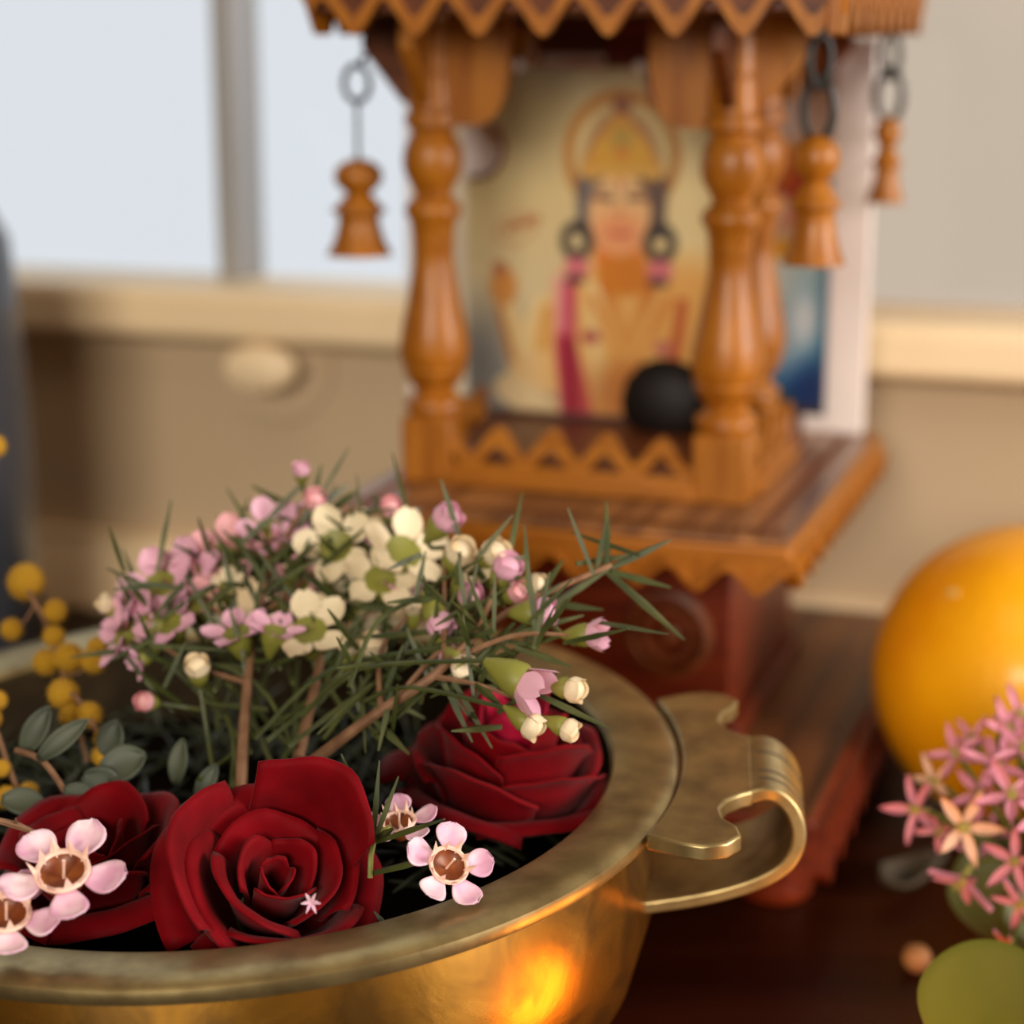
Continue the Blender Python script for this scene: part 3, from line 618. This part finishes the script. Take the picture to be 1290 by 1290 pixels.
# ------------------------------------------------------------------ wax flowers
def wax_parts(seed, rad):
    """five rounded petals round an amber cup with a toothed ring and a style"""
    g = random.Random(seed); out = []
    for k_ in range(5):
        an = 2*math.pi*k_/5+g.uniform(-.1,.1); ln = g.uniform(.94,1.06); wd = g.uniform(.27,.31); cv = g.uniform(.05,.2); fr = g.uniform(0,6)
        def fn(u, v, an=an, ln=ln, wd=wd, cv=cv, fr=fr):
            r_ = .40+(ln-.40)*v; w = wd*1.08*(.50+.55*math.sin(math.pi/2*min(1, v/.62)))*(1 if v < .55 else max(.03, 1-((v-.55)/.45)**2.4)**.5)
            x = r_+.015*math.sin(9*u+fr)*v; y = u*w; z = .10+cv*v*v-.10*(1-u*u)*math.sin(v*math.pi)*.8
            return Vector((x*math.cos(an)-y*math.sin(an), x*math.sin(an)+y*math.cos(an), z))*rad
        out.append(('petal', MB().sheet(fn, 8, 8), 'petal', .0002))
    cup = MB().lathe([(.06,-.42),(.12,-.40),(.30,-.16),(.40,.06),(.42,.14),(.38,.15),(.34,.08),(.24,-.01),(.0001,-.03)], n=24, cap=False); cup.v = [p*rad for p in cup.v]
    out.append(('flower_cup', cup, 'cup', 0))
    ring = MB()
    for k_ in range(10):
        a = 2*math.pi*k_/10+.2; c_, s_ = math.cos(a), math.sin(a)
        base = [Vector((c_*.40-s_*d, s_*.40+c_*d, .10)) for d in (-.10,.10)]+[Vector((c_*.33, s_*.33, .08))]; tip = Vector((c_*(.52 if k_%2 else .40), s_*(.52 if k_%2 else .40), .42))
        ring.add([p*rad for p in base+[tip]], [(0,1,3),(1,2,3),(2,0,3),(2,1,0)])
    tor = [(.395*math.cos(2*math.pi*i/20), .395*math.sin(2*math.pi*i/20), .13) for i in range(20)]
    ring.tube([Vector(p)*rad for p in tor], .05*rad, 6, closed=True)
    out.append(('stamen_ring', ring, 'stamen', 0))
    out.append(('style', MB().tube([Vector(p)*rad for p in ((0,0,-.03),(.02,.01,.15),(.05,.02,.36))], [.03*rad,.022*rad,.03*rad], 6), 'stamen', 0))
    return out
def add_wax(parent, rad, seed):
    for n_, mb, m_, so in wax_parts(seed, rad): mb.build(n_, M[m_], parent, solid=so)
def look_rot(direction, spin=0):
    return (Vector(direction).to_track_quat('Z','Y')@Quaternion((0,0,1), spin)).to_euler()
def wax_thing(u, v, y, npx, facing, seed, spin, label, grp):
    p = px(u, v, y); t = thing('wax_flower', label, 'flower', p, look_rot(facing, spin), grp); add_wax(t, psize(npx, y), seed); return t
w1 = wax_thing(80, 1104, .2475, 82, (.0,-.45,.89), 21, -.09, 'pink five-petalled wax flower lying before the left rose, fully in view', None)
w2 = wax_thing(8, 1157, .2440, 74, (.1,-.40,.91), 22, .9, 'pink wax flower cut off by the left edge of the photo', None)

def sprig(name, label, cat, grp=None, base=(0,0,0)): return thing(name, label, cat, base, None, grp)
# right pair of wax flowers on their own little leafy sprig
b0 = px(466, 1104, .265); sp1 = sprig('wax_flower_sprig', 'two pink wax flowers with needle leaves between two roses by rim', 'flower sprig', None, b0)
def rel(u, v, y): return px(u, v, y)-b0
MB().tube([rel(466,1106,.265), rel(467,1078,.266), rel(472,1055,.267), rel(490,1042,.269)], .00042, 6).build('stem', M['calyx'], sp1)
fo = MB()
for a, b in (((470,1058,.267),(478,958,.268)),((473,1056,.267),(502,978,.267)),((475,1060,.267),(560,1032,.258)),((470,1100,.266),(552,1080,.259)),((474,1052,.267),(430,950,.272)),((477,1055,.267),(496,1043,.262))):
    fo.needle(rel(*a), rel(*b), .00055)
fo.build('needle_leaves', M['needle'], sp1)
for (u, v, y, npx, fc, sd, spn) in ((563,1093,.2585,62,(.35,-.60,.70),31,-.06),(503,1040,.272,52,(-.1,-.25,.95),32,.7)):
    f = bpy.data.objects.new('flower', None); C.objects.link(f); f.parent = sp1; f.location = rel(u,v,y); f.rotation_euler = look_rot(fc, spn); f.empty_display_size = .003
    add_wax(f, psize(npx, y), sd)
# small fallen floret stuck on the near rose, and a pale leaf tip at the rim
fp = px(392,1136,.2475); fc_ = thing('floret', 'tiny pale floret stuck on the petals of the nearest rose', 'flower', fp)
for k_ in range(6):
    a = k_*1.05; MB().needle((0,0,0), (.0013*math.cos(a), -.0006, .0016*math.sin(a)), .0003).build('petal', M['petal'], fc_)
lp = px(490,1162,.256); lf = thing('leaf_tip', 'pale green leaf tip poking up at the bowl\'s near rim', 'leaf', lp)
for d in ((-.002,.0,.0016),(.0022,0,.0012),(.0026,.001,-.001)):
    MB().needle((0,0,-.001), d, .0004).build('leaflet', M['gumleaf'], lf)

# templates for flowers and buds of the big sprigs: calyx at the origin, opening along +Z, unit 1 = 1 px at its depth
def bud_mesh(kind):
    if kind == 'bud': return [('calyx', MB().lathe([(.10,-1.2),(.28,-.9),(.55,-.35),(.66,.15),(.56,.35)], n=14, cap=True), 'calyx'), ('petals', MB().lathe([(.55,.25),(.66,.55),(.55,.95),(.25,1.2),(.01,1.25)], n=14, cap=False), None)]
TM = {}
def bud_tpl(pm):
    if pm not in TM:
        ca = MB().lathe([(.10,-1.25),(.26,-.9),(.52,-.35),(.64,.12),(.56,.32),(.01,.34)], n=14, cap=True).mesh('calyx', M['calyx'])
        pe = MB(); 
        pe.lathe([(.50,.22),(.66,.50),(.60,.85),(.34,1.12),(.01,1.18)], n=14, cap=False)
        for q in range(4):
            an = q*1.57+.4
            def fn(u, v, an=an):
                r_ = .66*math.sin(min(1,v+.35)*math.pi*.62)+.05; aa = an+u*.75
                return Vector((r_*math.cos(aa)*1.06, r_*math.sin(aa)*1.06, .22+v*(1.0-.18*u*u)))
            pe.sheet(fn, 6, 5)
        TM[pm] = (ca, pe.mesh('petals', M[pm]))
    return TM[pm]
FT = {}
def flo_tpl(pm, open_):
    key = (pm, open_)
    if key not in FT:
        pe = MB(); g = random.Random(hash(open_*10) % 97)
        for k_ in range(5):
            an = 2*math.pi*k_/5+g.uniform(-.15,.15)
            def fn(u, v, an=an):
                r_ = .42+.75*v*open_+.05*v; y = u*.40*math.sin(min(1,v*.8+.16)*math.pi)**.6; z = .18+v*(.95-.75*open_)+.10*u*u
                return Vector((r_*math.cos(an)-y*math.sin(an), r_*math.sin(an)+y*math.cos(an), z))
            n0 = len(pe.v); pe.sheet(fn, 6, 5)
            m_ = pe.v[n0:]; nn = len(pe.v); pe.add([p+Vector((0,0,-.03)) for p in m_], [tuple(reversed([i-n0 for i in f])) for f in pe.f if f[0] >= n0])
        ca = MB().lathe([(.10,-1.0),(.24,-.75),(.46,-.25),(.52,.10),(.48,.22),(.30,.16),(.01,.12)], n=14)
        FT[key] = (ca.mesh('calyx', M['calyx']), pe.mesh('petals', M[pm], fix=False))
    return FT[key]
def put(parent, name, meshes, p, direction, s):
    o = bpy.data.objects.new(name, meshes[1]); C.objects.link(o); o.parent = parent; o.location = p; o.rotation_euler = look_rot(direction, rnd.uniform(0,6)); o.scale = (s,s,s)
    c = bpy.data.objects.new('calyx', meshes[0]); C.objects.link(c); c.parent = o; return o
def bez(pts, n=20):
    P_ = [Vector(p) for p in pts]; out = []
    for i in range(len(P_)-1):
        p0, p1, p2, p3 = P_[max(0,i-1)], P_[i], P_[i+1], P_[min(len(P_)-1,i+2)]
        for j in range(n//(len(P_)-1)+1):
            t = j/(n//(len(P_)-1)+1); out.append(.5*((2*p1)+(p2-p0)*t+(2*p0-5*p1+4*p2-p3)*t*t+(3*p1-p0-3*p2+p3)*t**3))
    out.append(P_[-1]); return out
def big_sprig(label, stem, branches, blooms, needles, nrand, seed, spread):
    g = random.Random(seed); base = px(*stem[0]); t = sprig('wax_flower_sprig', label, 'flower sprig', 'wax flower sprigs lying across the bowl', base)
    Q = lambda q: px(*q)-base
    sp_ = bez([Q(q) for q in stem]); n = len(sp_)
    MB().tube(sp_, [psize(7.5,.3)*(1-.6*i/n) for i in range(n)], 8).build('stem', M['twig'], t)
    nodes = list(sp_[n//3:]); br = MB()
    for b in branches:
        c_ = bez([Q(q) for q in b], 12); br.tube(c_, [psize(4,.3)*(1-.5*i/len(c_)) for i in range(len(c_))], 6); nodes += c_[2:]
    sk = MB()
    for (u, v, y, s_, kind, pm, dx, dz) in blooms:
        p = Q((u,v,y)); sc = psize(s_*(1.25 if kind > 0 else 1.08), y); d = Vector((dx, g.uniform(-.7,-.1), dz)).normalized()
        put(t, 'flower' if kind > 0 else 'bud', flo_tpl(pm, kind) if kind > 0 else bud_tpl(pm), p, d, sc)
        foot = p-d*sc*1.0
        below = [q for q in nodes if q.z < foot.z+.004] or nodes
        q = min(below, key=lambda q: (q-foot).length) if g.random() < .45 else sp_[g.randrange(0, max(2, n//3))]+Vector((g.uniform(-.010,.010), g.uniform(-.002,.006), g.uniform(0,.003)))
        sk.tube(bez([foot, foot.lerp(q,.5)-d*(foot-q).length*.18, q], 6), psize(3.2, y), 5)
        for _ in range(2):
            a = foot.lerp(q, g.uniform(.1,.8)); dd = Vector((g.uniform(-1,1), g.uniform(-.6,.4), g.uniform(-.1,1))).normalized(); needles_mb = sk
    if br.v: br.build('branches', M['twig'], t)
    sk.build('flower_stalks', M['needle'], t)
    nd_ = MB()
    for a, b in needles: nd_.needle(Q(a), Q(b), psize(5.4, a[2]))
    for _ in range(nrand):
        a = g.choice(nodes); L_ = psize(g.uniform(45,100),.31); dd = Vector((g.uniform(-1,1), g.uniform(-.7,.5), g.uniform(-.55,1.0))).normalized()
        a = a+Vector((g.uniform(-1,1),g.uniform(-.5,.5),g.uniform(-1,.6)))*spread
        nd_.needle(a, a+dd*L_, psize(g.uniform(3.4,5.0),.31))
    nd_.build('needle_leaves', M['needle'], t)
    return t
# middle sprig
big_sprig('tall middle wax flower sprig, its brown stem rising behind the nearest rose', [(303,992,.292),(310,880,.302),(322,780,.312),(345,705,.322),(392,625,.330)],
  [[(318,800,.31),(260,760,.314),(205,730,.318)],[(322,780,.312),(372,740,.318),(430,690,.324)],[(312,860,.304),(250,840,.306),(190,805,.31)],[(345,705,.322),(300,690,.326)]],
  [(238,728,.322,34,.9,'petal_pink',-.2,.5),(160,800,.314,32,.9,'petal_pink',-.5,.2),(215,790,.312,30,.9,'petal_pink',-.1,.3),(290,700,.326,34,.9,'petal_rose',-.1,.5),(340,672,.328,30,.9,'petal_pink',.1,.5),(205,742,.318,36,.9,'petal_pink',-.3,.6),(188,790,.312,30,.9,'petal_pink',-.6,.3),(165,772,.316,26,.85,'petal_pink',-.8,.5),(250,765,.316,26,.6,'petal_rose',-.1,.9),(300,803,.306,30,.95,'petal_pink',-.2,.9),(345,800,.304,26,.9,'petal_pink',.2,.9),
   (318,695,.326,30,.7,'petal_rose',-.1,.9),(372,738,.32,27,.6,'petal_rose',.3,.7),(505,700,.318,40,.9,'petal_white',.2,.35),(425,690,.322,36,.9,'petal_white',-.1,.4),(478,735,.316,34,.9,'petal_white',.1,.4),(365,685,.326,22,.6,'petal_pink',.1,.9),(270,722,.322,22,.5,'petal_rose',-.3,.8),(222,715,.322,24,.8,'petal_pink',-.2,.9),
   (180,828,.308,20,.7,'petal_pink',-.5,-.2),(190,885,.303,16,0,'petal_rose',-.4,.3),(250,850,.302,20,0,'petal_white',.0,1),(142,768,.318,16,0,'petal_white',-.6,.7),(285,745,.318,22,.7,'petal_white',-.2,.9),(395,640,.33,18,0,'petal_rose',.2,.9),(380,600,.334,13,0,'petal_pink',.0,1)],
  [((392,640,.33),(405,585,.333)),((385,650,.33),(318,612,.333)),((380,660,.328),(310,640,.332)),((395,640,.33),(440,610,.334)),((345,700,.322),(300,650,.328)),((420,640,.33),(450,618,.334)),((300,780,.316),(280,690,.32))], 110, 41, .006)
# right-hand sprig leaning over the back rose
big_sprig('wax flower sprig leaning right with pale pink buds above back rose', [(395,958,.290),(470,902,.287),(545,852,.286),(600,800,.290),(660,760,.294),(770,712,.300)],
  [[(545,852,.286),(600,862,.284),(650,880,.281)],[(560,835,.287),(650,800,.288),(735,802,.289)],[(560,840,.287),(560,760,.297),(560,690,.308)],[(600,800,.290),(620,750,.297),(630,705,.304)],[(480,895,.288),(480,820,.296),(520,770,.304)],[(500,880,.288),(560,815,.292),(620,800,.296)]],
  [(553,664,.312,24,0,'petal_pink',.5,.6),(572,706,.305,24,0,'petal_white',.5,.8),(615,704,.305,23,0,'petal_white',.5,.6),(632,728,.302,24,0,'petal_pink',.4,.8),(664,738,.299,19,0,'petal_white',.9,.2),(585,735,.303,26,.35,'petal_white',.4,.8),
   (547,772,.296,23,0,'petal_pink',.4,-.6),(668,772,.292,24,0,'petal_pink',.9,.1),(735,800,.289,24,.35,'petal_pink',.9,.1),(650,855,.277,37,.34,'petal_pink',.75,-.35),(710,866,.279,21,0,'petal_white',.95,-.05),(658,906,.276,22,0,'petal_white',.8,-.45),(705,914,.276,19,0,'petal_white',.9,-.3),
   (590,757,.300,20,0,'petal_pink',.2,.6),(556,815,.294,18,0,'petal_pink',.3,-.3),(645,750,.298,18,0,'petal_rose',.6,.5),(440,826,.300,18,0,'petal_white',.1,1),(468,826,.300,22,0,'petal_white',.2,1),(575,830,.288,20,.4,'petal_white',.3,-.2),(520,775,.304,18,.5,'petal_white',0,.9)],
  [((765,716,.300),(764,632,.306)),((770,715,.300),(845,680,.304)),((765,720,.300),(862,806,.296)),((770,720,.300),(845,740,.302)),((690,765,.296),(770,715,.3)),((665,770,.294),(710,705,.302)),((560,862,.285),(595,935,.280)),((600,862,.284),(632,890,.280)),((470,905,.287),(515,950,.284)),((640,800,.29),(735,775,.294)),((650,815,.289),(720,840,.288)),((690,760,.298),(760,768,.30))], 85, 42, .005)
# back sprig with cream flowers and cups
big_sprig('back wax flower sprig with yellow-green cups below the shrine slab', [(376,955,.296),(396,868,.306),(412,800,.314),(440,730,.322),(492,662,.328)],
  [[(412,800,.314),(470,770,.318),(520,720,.324)],[(404,830,.31),(350,780,.318)],[(440,730,.322),(400,690,.328)]],
  [(390,800,.308,38,.9,'petal_white',0,1),(440,760,.318,24,.7,'petal_white',.1,.9),(500,745,.318,26,.8,'petal_pink',.3,.8),(470,740,.320,26,.9,'petal_white',.1,.9),(405,690,.328,26,.8,'petal_white',-.1,.9),(440,672,.33,26,.8,'petal_white',.1,.9),(490,648,.33,17,0,'petal_rose',.2,.9),(350,770,.318,22,.7,'petal_rose',-.2,.9),(465,700,.326,22,.6,'petal_pink',.2,.9),(415,725,.322,24,.6,'petal_white',-.2,.9),(378,662,.332,20,.5,'petal_pink',.0,1)],
  [((492,662,.328),(470,622,.334)),((440,730,.322),(385,700,.328)),((440,730,.322),(510,690,.326)),((492,662,.328),(530,640,.332)),((405,835,.31),(470,760,.315)),((470,770,.318),(540,720,.322))], 60, 43, .005)

# cream flower far back in the bowl
cf = px(484,712,.340); cfl = thing('cream_flower', 'blurred cream flower behind the sprigs at the back of bowl', 'flower', cf, (R(50),0,0))
for li, (n, r_, el) in enumerate(((7,.0088,.25),(6,.0070,.75),(5,.0046,1.15))):
    for k_ in range(n):
        an = 2*math.pi*k_/n+li*.5
        def fn(u, v, an=an, r_=r_, el=el):
            x = r_*v*math.cos(el*(.4+.6*v)); y = u*r_*.42*math.sin(min(1,v*.8+.14)*math.pi)**.6; z = r_*v*math.sin(el)+.0008*u*u
            return Vector((x*math.cos(an)-y*math.sin(an), x*math.sin(an)+y*math.cos(an), z))
        MB().sheet(fn, 6, 6).build('petal_pink', M['petal_white'], cfl, solid=.0003)
MB().lathe([(.0001,-.003),(.0012,-.0025),(.002,0),(.0001,.0006)], n=14).build('calyx', M['calyx'], cfl)
MB().tube([(0,0,-.002),(.001,.004,-.010),(-.002,-.006,-.026)], .0008, 8).build('stem', M['needle'], cfl)

# ------------------------------------------------------------------ yellow wattle sprigs and grey-green leaves on the left
def pom(r_, seed):
    g = random.Random(seed); mb = MB().ball((0,0,0), r_*.86, 18, 12, .05, g)
    for i in range(110):
        z = 1-2*(i+.5)/110; a = i*2.39996; q = math.sqrt(1-z*z); d = Vector((q*math.cos(a), q*math.sin(a), z)); o = d.orthogonal().normalized()*r_*.05; o2 = d.cross(o)
        mb.add([d*r_*.8+o, d*r_*.8-o*.5+o2*.8, d*r_*.8-o*.5-o2*.8, d*r_*g.uniform(1.0,1.12)], [(0,1,3),(1,2,3),(2,0,3)])
    return mb.mesh('blossom', M['wattle'])
PM = pom(1.0, 3)
def wattle(label, stem, balls, tw=3.2):
    base = px(*stem[0]); t = sprig('wattle_sprig', label, 'flower sprig', 'yellow wattle sprigs in the bowl', base); s_ = bez([px(*q)-base for q in stem])
    MB().tube(s_, psize(tw,.32), 6).build('stem', M['twig'], t); sk = MB()
    for u, v, y, r_ in balls:
        p = px(u,v,y)-base; b = bpy.data.objects.new('blossom', PM); C.objects.link(b); b.parent = t; b.location = p; b.rotation_euler = (rnd.uniform(0,6),rnd.uniform(0,6),0); q = psize(r_, y); b.scale = (q,q,q)
        n_ = min(s_, key=lambda w: (w-p).length); sk.tube([p, p.lerp(n_,.5)+Vector((0,0,-.001)), n_], psize(1.8,y), 5)
    sk.build('flower_stalks', M['twig'], t); return t
wattle('tallest yellow wattle sprig at left, over the bowl\'s far rim', [(110,960,.312),(95,900,.316),(80,850,.322),(60,790,.33),(33,740,.336)],
  [(33,733,.338,26),(70,770,.332,17),(15,793,.334,16),(68,802,.328,16),(58,834,.324,19),(86,828,.322,21),(118,832,.322,19),(122,815,.324,14)])
wattle('low yellow wattle sprig among grey-green leaves at the left', [(150,985,.300),(130,940,.303),(105,890,.308),(80,865,.312)],
  [(80,874,.312,22),(112,900,.308,19),(90,902,.309,17),(132,930,.304,16),(128,952,.302,15),(104,998,.297,14)])
wattle('yellow wattle sprig cut by the left edge, half in shade', [(40,1045,.292),(20,990,.298),(-5,920,.306),(-20,870,.31)],
  [(-3,882,.31,14),(-12,905,.308,16),(8,1004,.296,16),(36,998,.297,15),(2,968,.299,13)])
wattle('lone yellow wattle ball high at the left edge, before the dark bottle', [(-60,860,.33),(-30,700,.345),(-8,600,.352),(-6,570,.354)],
  [(-6,562,.354,15)], 2.2)
def leafy(label, stem, leaves, m_='gumleaf'):
    base = px(*stem[0]); t = sprig('leaf_sprig', label, 'leaves', 'grey-green leaf sprigs in the bowl', base); s_ = bez([px(*q)-base for q in stem], 10)
    MB().tube(s_, psize(4,.29), 6).build('stem', M['twig'], t)
    for (u, v, y, ln, wd, ang, tilt) in leaves:
        c_ = px(u,v,y)-base; L_ = psize(ln,y); W_ = psize(wd,y); a = R(ang)
        ax = Vector((math.cos(a), .15, math.sin(a))).normalized(); nn = Vector((math.sin(R(tilt)), -math.cos(R(tilt))*.8, .6)).normalized(); bx = nn.cross(ax).normalized(); nz = ax.cross(bx)
        def fn(u_, v_):
            w = math.sin(min(1,v_*.93+.05)*math.pi)**.75; return c_+ax*(v_-.5)*2*L_+bx*u_*W_*w+nz*(W_*.25*u_*u_-.12*L_*(v_-.5)**2*4)
        MB().sheet(fn, 8, 10).build('leaf', M[m_], t, solid=.0003)
leafy('grey-green leaf sprig behind the left rose, round leaves towards centre', [(175,1030,.288),(150,990,.292),(135,950,.296)], [(155,962,.292,30,24,20,10),(128,988,.290,26,22,-30,-15),(140,930,.298,24,18,70,0),(260,985,.292,26,12,60,10),(225,960,.296,30,13,80,-10)])
leafy('grey-green leaf sprig at the left edge with a pale-backed leaf', [(90,1010,.286),(55,960,.291),(20,945,.294)], [(78,932,.290,40,14,38,20),(30,1010,.288,28,18,-10,0),(45,920,.296,34,16,60,10),(100,1000,.287,20,14,-20,0)])
tw = px(0,1034,.268); tg = thing('twig', 'thin brown twig above the left rose at the left edge', 'twig', tw)
MB().tube([px(-30,1030,.268)-tw, px(0,1034,.268)-tw, px(22,1040,.269)-tw, px(48,1050,.270)-tw], [.0005,.0005,.0006,.0003], 6).build('stem', M['twig'], tg); MB().needle(px(20,1040,.269)-tw, px(20,1030,.268)-tw, .0003).build('thorn', M['twig'], tg)
# foliage bed between the stems, its shade painted in as a darker green
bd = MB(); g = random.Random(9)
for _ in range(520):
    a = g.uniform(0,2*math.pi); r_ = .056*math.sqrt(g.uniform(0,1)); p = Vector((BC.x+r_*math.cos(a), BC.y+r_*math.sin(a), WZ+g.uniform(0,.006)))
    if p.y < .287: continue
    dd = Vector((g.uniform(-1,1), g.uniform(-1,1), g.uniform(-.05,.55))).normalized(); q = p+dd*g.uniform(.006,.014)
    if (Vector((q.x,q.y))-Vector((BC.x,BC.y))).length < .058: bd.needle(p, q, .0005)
tag(bd.build('foliage', M['needle_shaded']), 'needle foliage with shade painted in, lying on the water at the back of the bowl', 'foliage', kind='stuff')

# ------------------------------------------------------------------ pink star-flower head and its leaves at the right
sb = Vector((.092,.325,0)); sd = thing('star_flower_head', 'cluster of small pink star flowers with green leaves at the right', 'flower', sb)
STM = {}
for key, seed in (('star',1),('star_cream',2)):
    g = random.Random(seed); pe = MB()
    for k_ in range(5):
        an = 2*math.pi*k_/5+g.uniform(-.12,.12); up_ = g.uniform(.05,.45)
        def fn(u, v, an=an, up_=up_):
            w = .155*math.sin(min(1,v*.86+.14)*math.pi)**.8; x = .08+.95*v; y = u*w; z = up_*v+.10*u*u-.02
            return Vector((x*math.cos(an)-y*math.sin(an), x*math.sin(an)+y*math.cos(an), z))
        n0 = len(pe.v); pe.sheet(fn, 4, 6); m_ = pe.v[n0:]; pe.add([p+Vector((0,0,-.05)) for p in m_], [tuple(reversed([i-n0 for i in f])) for f in pe.f if f[0] >= n0])
    ce = MB().lathe([(.05,-.55),(.10,-.2),(.16,.0),(.12,.14),(.01,.2)], n=10)
    for k_ in range(5):
        a = k_*1.2566+.6; ce.tube([(0,0,.05),(.16*math.cos(a),.16*math.sin(a),.34)], .022, 4)
    STM[key] = (ce.mesh('floret_centre', M['starcentre']), pe.mesh('floret', M[key], fix=False))
hub = px(1300,1090,.325)-sb
MB().tube([Vector((0,0,0)), hub.lerp(Vector((0,0,0)),.5)+Vector((.003,0,0)), hub], .0016, 8).build('stem', M['leaf'], sd)
stk = MB()
FL = [(1212,1042,.318,48,'star_cream',-.1,.3),(1155,1020,.325,42,'star',-.6,.3),(1205,950,.330,36,'star',-.3,.8),(1255,965,.322,44,'star',-.1,.6),(1268,920,.330,40,'star',.1,.8),(1275,1003,.316,46,'star',-.4,.4),(1280,1085,.314,42,'star',-.5,.1),(1213,1108,.322,46,'star',-.3,-.7),(1287,1138,.314,38,'star',-.5,-.2),(1270,1190,.312,24,'star',-.4,-.6),(1178,985,.330,34,'star_cream',-.5,.7),(1290,945,.322,42,'star',.1,.8),(1285,900,.332,36,'star',0,.9),(1235,1000,.326,38,'star',-.2,.6),(1185,1045,.330,34,'star',-.8,.0),(1245,1050,.330,36,'star',-.2,.2),(1310,1030,.315,44,'star',0,.5),(1330,980,.320,44,'star',.2,.7),(1350,1050,.315,44,'star_cream',.4,.4),(1320,920,.332,40,'star',.2,.9),(1375,1000,.325,44,'star',.6,.6),(1340,1110,.316,42,'star',.3,0),(1390,1060,.325,40,'star',.8,.2),(1225,930,.336,30,'star',-.3,.8)]
for (u, v, y, s_, key, dx, dz) in FL:
    p = px(u,v,y)-sb; d = Vector((dx, -.55, dz)).normalized(); d = (d+Vector((rnd.uniform(-.5,.5), rnd.uniform(-.1,.2), rnd.uniform(-.4,.5)))).normalized(); q = psize(s_*1.06, y); o = put(sd, 'floret', STM[key], p, d, q); o.children[0].name = 'floret_centre'
    stk.tube(bez([p-d*q*.5, p.lerp(hub,.5)-d*.003, hub], 6), .0005, 5)
stk.build('flower_stalks', M['leaf'], sd)
def big_leaf(u, v, y, ru, rv, nrm_, m_, spin=0):
    c_ = px(u,v,y)-sb; n_ = Vector(nrm_).normalized(); ax = Vector((1,0,0)); ax = (ax-n_*ax.dot(n_)).normalized(); bx = n_.cross(ax); a0, b0_ = psize(ru,y), psize(rv,y)
    A = ax*math.cos(spin)+bx*math.sin(spin); B = bx*math.cos(spin)-ax*math.sin(spin)
    K = Matrix(((A.x*a0, B.x*b0_, n_.x*a0, c_.x), (A.y*a0, B.y*b0_, n_.y*a0, c_.y), (A.z*a0, B.z*b0_, n_.z*a0, c_.z), (0,0,0,1)))
    mb = MB().lathe([(.001,.0),(.3,.012),(.6,.045),(.85,.09),(.97,.115),(1.0,.108),(.97,.095),(.85,.065),(.6,.015),(.3,-.02),(.001,-.035)], n=40, cap=False)
    mb.v = [K@Vector((p.x*(1+.05*math.sin(3*math.atan2(p.y,p.x))), p.y, p.z)) for p in mb.v]
    return mb.build('leaf', M[m_], sd)
big_leaf(1248,1275,.283,92,98,(-.1,-.62,.75),'leaf')
big_leaf(1262,1120,.335,66,66,(-.35,-.75,.45),'leaf',.4)
big_leaf(1330,1180,.330,80,60,(.2,-.7,.6),'leaf',-.3)
# small dry pieces on the table
def on_table(u, v): 
    o = Vector((0,0,CAM_H)); d = px(u,v,1)-o; return o+d*(-CAM_H/d.z)
q = on_table(1154,1222); db = thing('dried_bud', 'small dry orange-brown bud on dark table beside the green leaf', 'bud', q)
MB().lathe([(.0001,0),(.0016,.0002),(.0026,.0016),(.0028,.0030),(.0020,.0044),(.0001,.0050)], n=14).build('bud_body', M['bud_orange'], db)
q = on_table(1150,1120); dl = thing('dry_leaf', 'greyish dry leaf on the table below the pink star flowers', 'leaf', q)
def fn(u_, v_):
    w = math.sin(min(1,v_*.93+.05)*math.pi)**.8; return Vector(((v_-.5)*.016+u_*w*.002, u_*w*.0075+(v_-.5)*.012, .0012+.0035*u_*u_+.003*(v_-.5)**2*4))
MB().sheet(fn, 8, 10).build('blade', M['dryleaf'], dl, solid=.0003)
